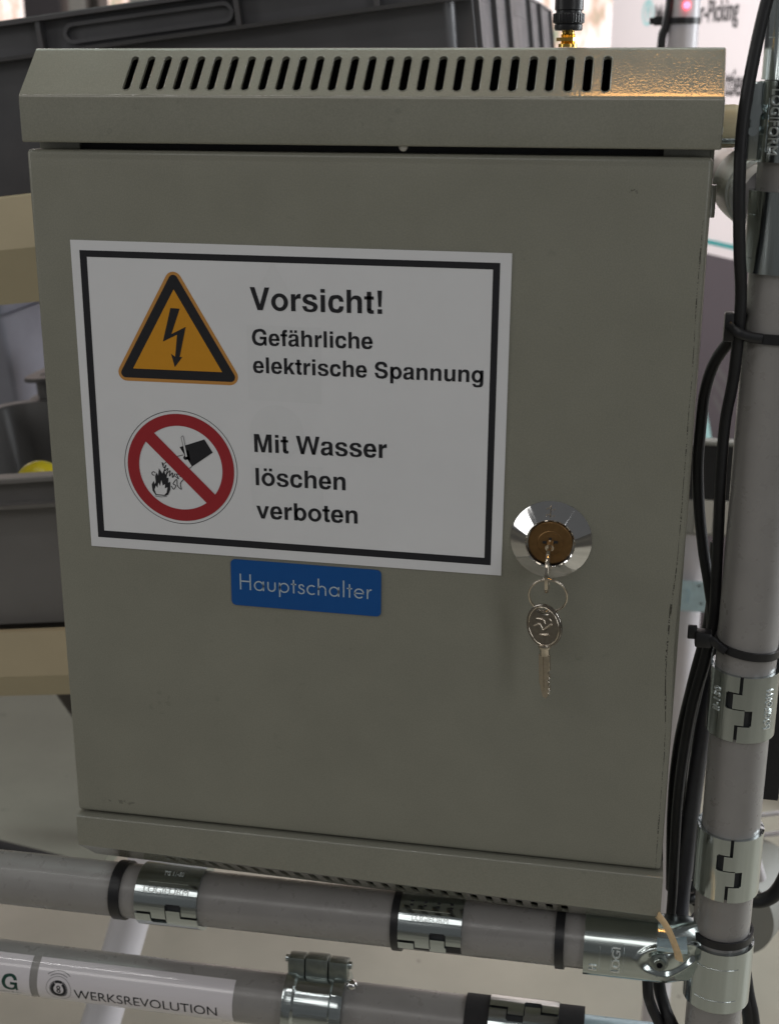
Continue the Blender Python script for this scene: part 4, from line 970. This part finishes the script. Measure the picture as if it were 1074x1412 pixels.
# ------------------------------------------------------------------ cables
def cable(name, pts, r, label, m='cable', k=8):
    bm = bmesh.new(); tube(bm, pts, r, n=14, k=k); o = obj(name, bm, M[m], smooth=60); tag(o, label, 'cable', 'cables beside the cabinet'); return o
cable('cable', [(0.3338, 0.005, 0.4228), (0.331, 0.005, 0.4117), (0.3276, 0.004, 0.3888), (0.3256, 0.003, 0.3654), (0.3262, 0.004, 0.3414), (0.3287, 0.008, 0.3132), (0.3312, 0.012, 0.2936), (0.3318, 0.014, 0.2766), (0.3315, 0.018, 0.2522), (0.3297, 0.022, 0.231), (0.3297, 0.024, 0.2057), (0.3308, 0.026, 0.1797), (0.3318, 0.028, 0.1528), (0.3324, 0.030, 0.1291), (0.3299, 0.032, 0.1044), (0.3257, 0.034, 0.0788), (0.3232, 0.036, 0.0484), (0.3222, 0.038, 0.0171), (0.3228, 0.04, -0.0149), (0.3236, 0.045, -0.0545), (0.322, 0.05, -0.1)], 0.0027, 'black cable sweeping down in front of the upright pipe clamps and behind the zip ties')
cable('cable', [(0.3338, 0.02, 0.2830), (0.3325, 0.024, 0.2765), (0.3289, 0.03, 0.2672), (0.3234, 0.036, 0.2555), (0.3203, 0.04, 0.2405), (0.3196, 0.042, 0.222), (0.3197, 0.044, 0.2031), (0.3219, 0.044, 0.1808), (0.3256, 0.042, 0.1588), (0.3297, 0.04, 0.1405), (0.3324, 0.042, 0.1242), (0.3316, 0.045, 0.1028), (0.3281, 0.048, 0.0765), (0.325, 0.052, 0.0444), (0.324, 0.056, 0.0114), (0.3242, 0.06, -0.0272), (0.3254, 0.06, -0.0645), (0.325, 0.06, -0.1)], 0.0028, 'black cable bowing out left towards the cabinet edge')
cable('cable', [(0.3450, 0.06, 0.16), (0.3420, 0.06, 0.12), (0.3390, 0.06, 0.0948), (0.3350, 0.06, 0.0715), (0.3329, 0.06, 0.0413), (0.3315, 0.06, 0.0102), (0.3305, 0.06, -0.0217), (0.3291, 0.055, -0.0464), (0.3290, 0.05, -0.0581)], 0.0046, 'thick dark grey cable between the cabinet and the upright pipe', 'cable_grey')
cable('cable', [(0.3325, 0.055, 0.16), (0.3325, 0.055, 0.12), (0.3265, 0.055, 0.08), (0.3220, 0.060, 0.04), (0.3215, 0.062, 0.0), (0.3240, 0.062, -0.05)], 0.0034, 'black cable hidden deepest behind the cabinet edge')
cable('cable', [(0.3110, 0.045, -0.06), (0.3134, 0.03, -0.0921), (0.3157, 0.03, -0.1037), (0.3207, 0.03, -0.1149), (0.3264, 0.03, -0.1286), (0.33, 0.03, -0.15), (0.33, 0.05, -0.30), (0.33, 0.06, -0.60)], 0.0030, 'left one of the black cables hanging under the T connector')
cable('cable', [(0.3170, 0.05, -0.06), (0.3195, 0.04, -0.0940), (0.323, 0.035, -0.1064), (0.3274, 0.03, -0.1139), (0.3342, 0.03, -0.1274), (0.34, 0.03, -0.15), (0.34, 0.05, -0.30), (0.34, 0.06, -0.60)], 0.0034, 'middle one of the black cables hanging under the T connector')
cable('cable', [(0.3600, 0.055, -0.085), (0.3640, 0.052, -0.1000), (0.3690, 0.05, -0.1120), (0.3715, 0.05, -0.1250), (0.3720, 0.05, -0.15), (0.3720, 0.05, -0.30), (0.3720, 0.06, -0.60)], 0.0036, 'black cable hanging just right of the upright pipe at the bottom')
cable('cable', [(0.3660, 0.055, -0.085), (0.3700, 0.052, -0.1050), (0.3735, 0.05, -0.1180), (0.3760, 0.05, -0.1350), (0.376, 0.05, -0.15), (0.376, 0.05, -0.30), (0.376, 0.06, -0.60)], 0.0030, 'rightmost of the black cables hanging at the bottom of the picture')
for i, (x, z) in enumerate(((0.3345, -0.044), (0.3360, -0.052), (0.3352, -0.060))):
    cable('cable', [(x - 0.010, 0.075, z - 0.006), (x - 0.002, 0.068, z + 0.001), (x + 0.004, 0.072, z - 0.001), (x + 0.008, 0.080, z - 0.008), (x + 0.008, 0.09, z - 0.03)], 0.0032, ('uppermost', 'middle', 'lowest')[i] + ' loop of dark cable bundled behind the upright pipe foot')
cable('cable', [(0.3400, 0.085, -0.070), (0.3480, 0.105, -0.080), (0.3600, 0.12, -0.0870), (0.3719, 0.12, -0.0894), (0.3804, 0.12, -0.0888), (0.3875, 0.12, -0.0833), (0.3925, 0.12, -0.071), (0.396, 0.12, -0.05), (0.400, 0.11, 0.04), (0.398, 0.09, 0.14), (0.385, 0.07, 0.20), (0.362, 0.048, 0.25), (0.352, 0.042, 0.27)], 0.0045, 'black cable curving out to the right edge, behind the lowest hook clamp')
# cream strap end
bm = bmesh.new(); tube(bm, [(0.3138, 0.002, -0.0265), (0.3158, -0.006, -0.0235), (0.3190, -0.0100, -0.0255), (0.3225, -0.0095, -0.0330), (0.3255, -0.0070, -0.0420), (0.3268, -0.0050, -0.0480)], 0.0025, n=10, flat=0.3)
o = obj('cream_strap', bm, M['strap'], smooth=50); tag(o, 'short cream-coloured strap end sticking out at the lower right corner of the cabinet', 'strap')
bm = bmesh.new(); box(bm, 0.3155, 0.3310, 0.000, 0.02, -0.0478, -0.0455, 0.0004); o = obj('bracket_plate', bm, M['zinc_blue']); tag(o, 'small dull metal tab between the cabinet corner and the T connector', 'bracket')
bm = bmesh.new(); box(bm, 0.3648, 0.3730, 0.036, 0.041, 0.026, 0.124, 0.0008); o = obj('black_strap', bm, M['tape']); tag(o, 'black fabric strap end hanging at the right picture edge behind the hook clamp', 'strap')

# ================================================================== BEHIND, RIGHT SIDE
# crossing pipe and clamp behind the hood's right end
bm = bmesh.new(); cyl(bm, (0.22, 0.11, 0.3575), (0.3280, 0.11, 0.3610), 0.0105, 40); lathe(bm, [(0.0105, 0), (0.0098, 0.0025), (0.006, 0.004), (0, 0.0042)], (0.3280, 0.11, 0.3610), (1, 0, 0.03), 32); o = obj('short_pipe_end', bm, M['beige'], smooth=40); tag(o, 'stubby pale pipe end poking out behind the right end of the hood', 'pipe')
cyl_a, cyl_b = Vector((0.3440, 0.030, 0.3320)), Vector((0.3300, 0.20, 0.3350))
bm = bmesh.new(); cyl(bm, cyl_a, cyl_b, 0.0150, 48); o = obj('crossing_pipe', bm, M['pipe_white'], smooth=40); tag(o, 'pale pipe meeting the upright pipe behind the hood right end', 'pipe')
c = empty('elbow_clamp', (0.338, 0.08, 0.31), 'galvanised round clamp gripping the pale pipe behind the hood right end', 'pipe clamp')
d_ = (cyl_b - cyl_a).normalized(); o_ = cyl_a + d_ * 0.024
bm = bmesh.new(); lathe(bm, [(0.0152, 0.003), (0.0186, 0.003), (0.0190, 0.005), (0.0190, 0.048), (0.0152, 0.048)], o_, d_, 56); obj('sleeve', bm, M['zinc_light'], c, smooth=35)
bm = bmesh.new(); lathe(bm, [(0.0151, 0.0), (0.0172, 0.0), (0.0176, 0.0015), (0.0176, 0.003), (0.0151, 0.003)], o_, d_, 56); obj('rim', bm, M['zinc_light'], c, smooth=35)
bm = bmesh.new(); box(bm, 0.3150, 0.3330, 0.085, 0.12, 0.3535, 0.3560, 0.0006); obj('flat_tab', bm, M['zinc'], c)

lpole = empty('indicator_pole', (0.3105, 0.80, 0.1), 'grey background pole with a small glowing red light near the top', 'pole')
bm = bmesh.new(); cyl(bm, (0.3105, 0.80, 0.10), (0.3105, 0.80, 0.75), 0.0152, 40); cyl(bm, (-0.30, 0.80, 0.10), (0.3105, 0.80, 0.10), 0.0152, 40); obj('tube', bm, M['pipe_white'], lpole, smooth=40)
bm = bmesh.new(); bmesh.ops.create_uvsphere(bm, u_segments=16, v_segments=10, radius=0.0032); bmesh.ops.translate(bm, verts=bm.verts, vec=(0.3125, 0.784, 0.4495)); obj('red_light', bm, M['led'], lpole, smooth=60)
zz = axis_empty('zip_tie', (0.3095, 0.80, 0.4360), (0, 0, 1), 'black zip tie round the background pole under the red light', 'zip tie', 'black zip ties')
bm = bmesh.new(); shell(bm, 0.0154, 0.0172, grid(-pi, pi, 0.2), [-0.0028, 0.0028]); obj('band', bm, M['black'], zz, world=False, smooth=35)
bm = bmesh.new(); box(bm, -0.0270, -0.014, -0.006, 0.004, -0.004, 0.004, 0.0008); box(bm, -0.031, -0.026, -0.003, 0.001, -0.003, 0.003); obj('head', bm, M['black'], zz, world=False)
cable('cable', [(0.2975, 0.79, 0.75), (0.2962, 0.79, 0.50), (0.2965, 0.79, 0.455), (0.2935, 0.79, 0.430), (0.2905, 0.79, 0.400), (0.290, 0.79, 0.2), (0.29, 0.79, 0.12)], 0.0040, 'black cable tied to the background pole with the red light')

# banner stand
BA = Vector((0.183, 2.6, 0)); BD = Vector((0.469, -0.883, 0)); BN = Vector((-0.883, -0.469, 0))
bn = empty('banner', BA + Vector((0, 0, -0.9)), 'white roll-up banner with blurred grey text and teal stripe behind the cabinet', 'banner')
def ban(bm, lay):
    for v in bm.verts: v.co = BA + BD * v.co.x + Vector((0, 0, v.co.y)) + BN * (0.0015 * lay + v.co.z)
    return bm
def bq(x0, x1, z0, z1, lay, m, name):
    bm = bmesh.new(); box(bm, x0, x1, z0, z1, 0 if lay else -0.004, 0.0004); obj(name, ban(bm, lay), M[m], bn)
bq(0, 1.1, -0.9, 1.1, 0, 'banner', 'cloth')
bq(0, 1.1, -0.9, 0.049, 1, 'banner_dark', 'dark_print'); bq(0, 1.1, 0.068, 0.077, 1, 'teal', 'teal_stripe')
bm = text_bm('Multi-Order-Picking', 0.326, 0, height=0.040, bold=0.02)
for v in bm.verts: v.co.x += 0.205; v.co.y += 0.487
obj('lettering', ban(bm, 1.2), M['grey_ink'], bn)
bm = text_bm('ttier', 0.082, 0, height=0.050, bold=0.02)
for v in bm.verts: v.co.x += 0.497; v.co.y += 0.352
obj('lettering', ban(bm, 1.2), M['grey_ink'], bn)
bm = bmesh.new(); ringf(bm, (0.172, 0.513), 0.026, 0.019, 40); poly(bm, [(0.163, 0.515), (0.181, 0.515), (0.172, 0.545)]); poly(bm, [(0.168, 0.50), (0.176, 0.50), (0.176, 0.520), (0.168, 0.520)])
obj('teal_emblem', ban(bm, 1.2), M['pale_teal'], bn)
bm = bmesh.new(); poly(bm, [(0.515, -0.24), (0.60, -0.40), (0.500, -0.40)]); obj('teal_print', ban(bm, 1.3), M['pale_teal'], bn)
bm = bmesh.new()
for i in range(3): poly(bm, [(0.535 + i * 0.006, -0.150 - i * 0.035), (0.600, -0.185 - i * 0.035), (0.600, -0.200 - i * 0.035), (0.538 + i * 0.006, -0.168 - i * 0.035)])
obj('grey_print', ban(bm, 1.3), M['grey_ink'], bn)

# black box and small blocks on a little table frame seen in the gap
gx = empty('black_box', (0.40, 0.86, -0.047), 'black box with a pale lid edge seen in the gap between cabinet and pipe', 'box')
bm = bmesh.new(); box(bm, 0.325, 0.3545, 0.80, 0.83, -0.0465, 0.0125, 0.002); box(bm, 0.3555, 0.50, 0.802, 0.83, -0.0465, 0.0148, 0.001); obj('case', bm, M['black'], gx)
bm = bmesh.new(); box(bm, 0.357, 0.50, 0.797, 0.812, 0.0150, 0.0195, 0.001); obj('lid', bm, M['off_white'], gx)
for x0, x1, m, lab in ((0.318, 0.3560, 'off_white', 'grey-white block under the left part of the black box'), (0.3568, 0.3760, 'white', 'brighter white block under the middle of the black box'), (0.379, 0.45, 'white', 'white block under the right part of the black box')):
    bm = bmesh.new(); box(bm, x0, x1, 0.80, 0.90, -0.084, -0.047, 0.001); o = obj('white_block', bm, M[m]); tag(o, lab, 'block', 'blocks under the black box')
bm = bmesh.new(); box(bm, 0.31, 0.50, 0.81, 0.92, -0.090, -0.0845, 0.001); o = obj('side_table', bm, M['off_white']); 
tag(o, 'thin pale shelf board carrying the blocks and black box', 'shelf')
bm = bmesh.new(); cyl(bm, (0.3560, 0.83, -0.9), (0.3560, 0.83, -0.0902), 0.0165, 40); o = obj('pale_upright_pipe', bm, M['pipe_white'], smooth=40); tag(o, 'pale upright pipe seen through the gap right of the cabinet', 'pipe')
zp = empty('perforated_plate', (0.355, 0.80, -0.175), 'bluish zinc plate with two holes fixed on the pale pipe in the gap', 'plate')
bm = curve_mesh(rrect(0.3300, 0.3770, -0.1750, -0.1400, 0.002), [[(0.3668 + 0.0020 * cos(a), -0.1450 + 0.0013 * sin(a)) for a in [2 * pi * i / 12 for i in range(12)]][::-1], [(0.3705 + 0.0020 * cos(a), -0.1655 + 0.0013 * sin(a)) for a in [2 * pi * i / 12 for i in range(12)]][::-1]], 0.002)
to_front(bm, 0.801); obj('plate', bm, M['zinc_blue'], zp)
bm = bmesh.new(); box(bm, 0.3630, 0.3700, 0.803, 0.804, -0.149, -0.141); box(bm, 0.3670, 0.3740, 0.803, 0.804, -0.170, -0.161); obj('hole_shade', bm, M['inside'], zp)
bm = text_bm('TG-II', 0.016, 0.0008, height=0.0060)
for v in bm.verts: v.co = Vector((0.3580 - v.co.y, 0.7998 - v.co.z, -0.1660 + v.co.x))
obj('embossed_lettering', bm, M['zinc_blue'], zp)

# round foot, wire rods and white rail behind the upright pipe
ft = empty('round_foot', (0.424, 0.45, -0.90), 'grey round-ended foot standing behind the bottom of the upright pipe', 'foot')
bm = bmesh.new(); cyl(bm, (0.395, 0.44, -0.312), (0.425, 0.50, -0.312), 0.040, 56); vs = bm.edges[:]; obj('wheel_disc', bm, M['off_white'], ft, smooth=40)
bm = bmesh.new(); box(bm, 0.398, 0.416, 0.465, 0.495, -0.90, -0.33, 0.003); obj('stem', bm, M['off_white'], ft)
for z0, z1, lab in ((-0.2555, -0.2480, 'upper thin steel rod crossing behind the upright pipe to the right'), (-0.2765, -0.2690, 'lower thin steel rod crossing behind the upright pipe to the right')):
    bm = bmesh.new(); cyl(bm, (0.34, 0.5, z0 - 0.012), (0.62, 0.5, z1 + 0.05), 0.0022, 14); o = obj('steel_rod', bm, M['pipe_white'], smooth=40); tag(o, lab, 'rod', 'thin rods behind the upright pipe')
bm = bmesh.new(); cyl(bm, (0.398, 0.40, -0.205), (0.415, 0.42, -0.262), 0.0050, 20); o = obj('white_rail', bm, M['pipe_white'], smooth=40); tag(o, 'short pale bar slanting down behind the lowest hook clamp', 'rail')
bm = bmesh.new(); a = Vector((-0.046, 0.2300, -0.150)); b = Vector((-0.0770, 0.1700, -0.290)); d = (b - a); cyl(bm, a - d * 0.8, b + d * 3.0, 0.0145, 40)
o = obj('slanting_leg', bm, M['pipe_white'], smooth=40); tag(o, 'pale slanting pipe passing behind both horizontal pipes at the lower left', 'pipe')
bm = bmesh.new(); cyl(bm, (-0.300, 0.62, -0.235), (-0.204, 0.62, -0.385), 0.0140, 24); o = obj('shade_bar', bm, M['dark_brown'], smooth=40); tag(o, 'dark slanting bar added for the shade wedge under the lower shelf by the cabinet', 'shade bar')  # added bar that stands in for a wedge of shadow
BP = [(-0.80, 0.671), (-0.245, 0.561), (-0.245, 1.2), (-0.80, 1.3)]
bm = bmesh.new()
tp_ = [bm.verts.new((x, y, -0.42)) for x, y in BP]; bt_ = [bm.verts.new((x, y, -0.436)) for x, y in BP]
bm.faces.new(tp_); bm.faces.new(bt_[::-1])
for i in range(4): bm.faces.new((tp_[i], bt_[i], bt_[(i + 1) % 4], tp_[(i + 1) % 4]))
o = obj('lower_board', bm, M['board']); tag(o, 'grey-green board under the bin rack, seen between the lower shelf and the pipe', 'board')
bm = bmesh.new(); a, b = Vector((BP[0][0], BP[0][1] - 0.001, -0.432)), Vector((BP[1][0], BP[1][1] - 0.001, -0.432)); cyl(bm, a, b, 0.0125, 16)
o = obj('edge_shade', bm, M['tape'], smooth=50); tag(o, 'black strip standing in for the shade under the board front edge, lower left', 'strip')  # black cylinder in place of the shadow below the board edge

# ================================================================== BEHIND, LEFT: bin rack
TILT = -0.119
def rr_loop(bm, w_, d_, z, off, r, n=6):
    pts = rrect(-off, w_ + off, -off, d_ + off, max(0.001, r + off), n); return [bm.verts.new((x, y, z)) for x, y in pts]
def container(loc, w_, d_, h_, fl, label, m, group, ribs_front=(), ribs_side=(), r=0.012, recess=None):
    c = empty('storage_bin', loc, label, 'storage bin', group, rot=(0, TILT, 0))
    bm = bmesh.new(); tp = 0.008
    prof = [(-tp, 0.0), (-0.002, h_ - fl), (0.010, h_ - fl), (0.011, h_ - fl + 0.003), (0.001, h_ - fl + 0.0035), (0.001, h_ - 0.0045), (0.012, h_ - 0.004), (0.012, h_ - 0.001), (0.011, h_), (-0.004, h_), (-0.006, h_ - 0.003), (-tp - 0.004, 0.004)]
    loops = [rr_loop(bm, w_, d_, z, o_, r) for o_, z in prof]
    for A, B in zip(loops, loops[1:]):
        for i in range(len(A)): j = (i + 1) % len(A); bm.faces.new((A[i], A[j], B[j], B[i]))
    bm.faces.new(loops[0][::-1]); bm.faces.new(loops[-1])
    obj('tub', bm, M[m], c, world=False, smooth=35)
    for x in ribs_front:
        bm = bmesh.new(); box(bm, x - 0.002, x + 0.002, -0.0105, 0.001, h_ - fl + 0.002, h_ - 0.003, 0.0004); obj('rib', bm, M[m], c, world=False)
    if ribs_side:
        bm = bmesh.new(); box(bm, w_ - 0.004, w_ + 0.0105, 0.012, d_ - 0.01, h_ - fl - 0.07, h_ - 0.0042, 0.0005); obj('side_panel', bm, M[m], c, world=False)
    for y in ribs_side:
        bm = bmesh.new(); box(bm, w_ - 0.004, w_ + 0.0150, y - 0.003, y + 0.003, h_ - fl - 0.07, h_ - 0.003, 0.0005); obj('rib', bm, M[m], c, world=False)
    if recess:
        bm = bmesh.new(); x0, x1 = recess
        q = curve_mesh(rrect(x0, x1, h_ - fl + 0.006, h_ - 0.008, 0.0085, 6), [rrect(x0 + 0.003, x1 - 0.003, h_ - fl + 0.009, h_ - 0.011, 0.0058, 6)[::-1]], 0.004)
        to_front(q, -0.004); join(bm, q); obj('handle_recess', bm, M[m], c, world=False)
    return c
GB = 'grey storage bins in the rack'
container((-0.455, 0.45, 0.196), 0.618, 0.82, 0.2, 0.030, 'large dark grey storage bin with ribbed rim towering behind the cabinet top', 'bin', GB,
          ribs_front=(0.289, 0.452, 0.56), ribs_side=(0.02, 0.14, 0.26, 0.48, 0.62, 0.80), recess=(0.300, 0.392) if False else (0.307, 0.448))
container((-0.340, 0.352, -0.0695), 0.42, 0.300, 0.131, 0.026, 'open grey storage bin at the left edge with a yellow ball inside', 'bin_mid', GB, ribs_front=(0.05, 0.2, 0.35), r=0.028)
container((-0.317, 0.670, -0.045), 0.40, 0.285, 0.131, 0.026, 'grey storage bin standing directly behind the open bin with the yellow ball', 'bin_mid', GB, ribs_front=(0.05, 0.2, 0.35), r=0.014)
container((-0.86, 0.92, -0.135), 0.40, 0.30, 0.21, 0.020, 'tall blue-grey storage bin at the back under the beige shelf lip', 'bin_back', GB)
bm = bmesh.new(); bmesh.ops.create_uvsphere(bm, u_segments=32, v_segments=20, radius=0.021); bmesh.ops.translate(bm, verts=bm.verts, vec=(-0.203, 0.405, 0.0545)); o = obj('yellow_ball', bm, M['yellow'], smooth=60); tag(o, 'glossy yellow ball lying in the open grey bin at the left edge', 'ball')
# shelves: beige lip and rails
def shelf(loc, hgt, fold, label, dep=0.55):
    s = empty('rack_shelf', loc, label, 'shelf', 'beige-fronted shelves of the bin rack', rot=(0, TILT, 0))
    bm = bmesh.new()
    pr = [(0.004, 0.0), (0.0, -0.001), (-0.012, -fold), (-0.006, -hgt), (-0.003, -hgt), (-0.009, -fold), (0.004, -0.004)]
    L0 = [bm.verts.new((0, y, z)) for y, z in pr]; L1 = [bm.verts.new((0.62, y, z)) for y, z in pr]
    for i in range(len(pr)): j = (i + 1) % len(pr); bm.faces.new((L0[i], L0[j], L1[j], L1[i]))
    bm.faces.new(L0); bm.faces.new(L1); obj('front_lip', bm, M['beige'], s, world=False)
    for y in (0.03, 0.22, 0.40, 0.57, 0.74, 0.9):
        if y < dep: 
            bm = bmesh.new(); box(bm, 0.0, 0.62, y, y + 0.02, -hgt + 0.01, -0.012 if hgt < 0.07 else -hgt + 0.03); obj('cross_rail', bm, M['dark_brown'], s, world=False)
    return s
shelf((-0.46, 0.345, 0.2655), 0.079, 0.038, 'upper rack shelf with a wide beige front lip at the left edge')
shelf((-0.46, 0.345, -0.0845), 0.056, 0.036, 'lower rack shelf with a narrower beige front lip at the left edge', dep=1.0)
bm = bmesh.new(); box(bm, -0.440, -0.405, 1.25, 1.28, -0.9, 0.20); o = obj('dark_gap_strip', bm, M['dark_brown']); tag(o, 'dark upright strip added for the room darkness in the gap behind the bins', 'shade strip')  # added dark strip, stands in for the unlit gap beside the back bin
print('objects', len(COL.objects))
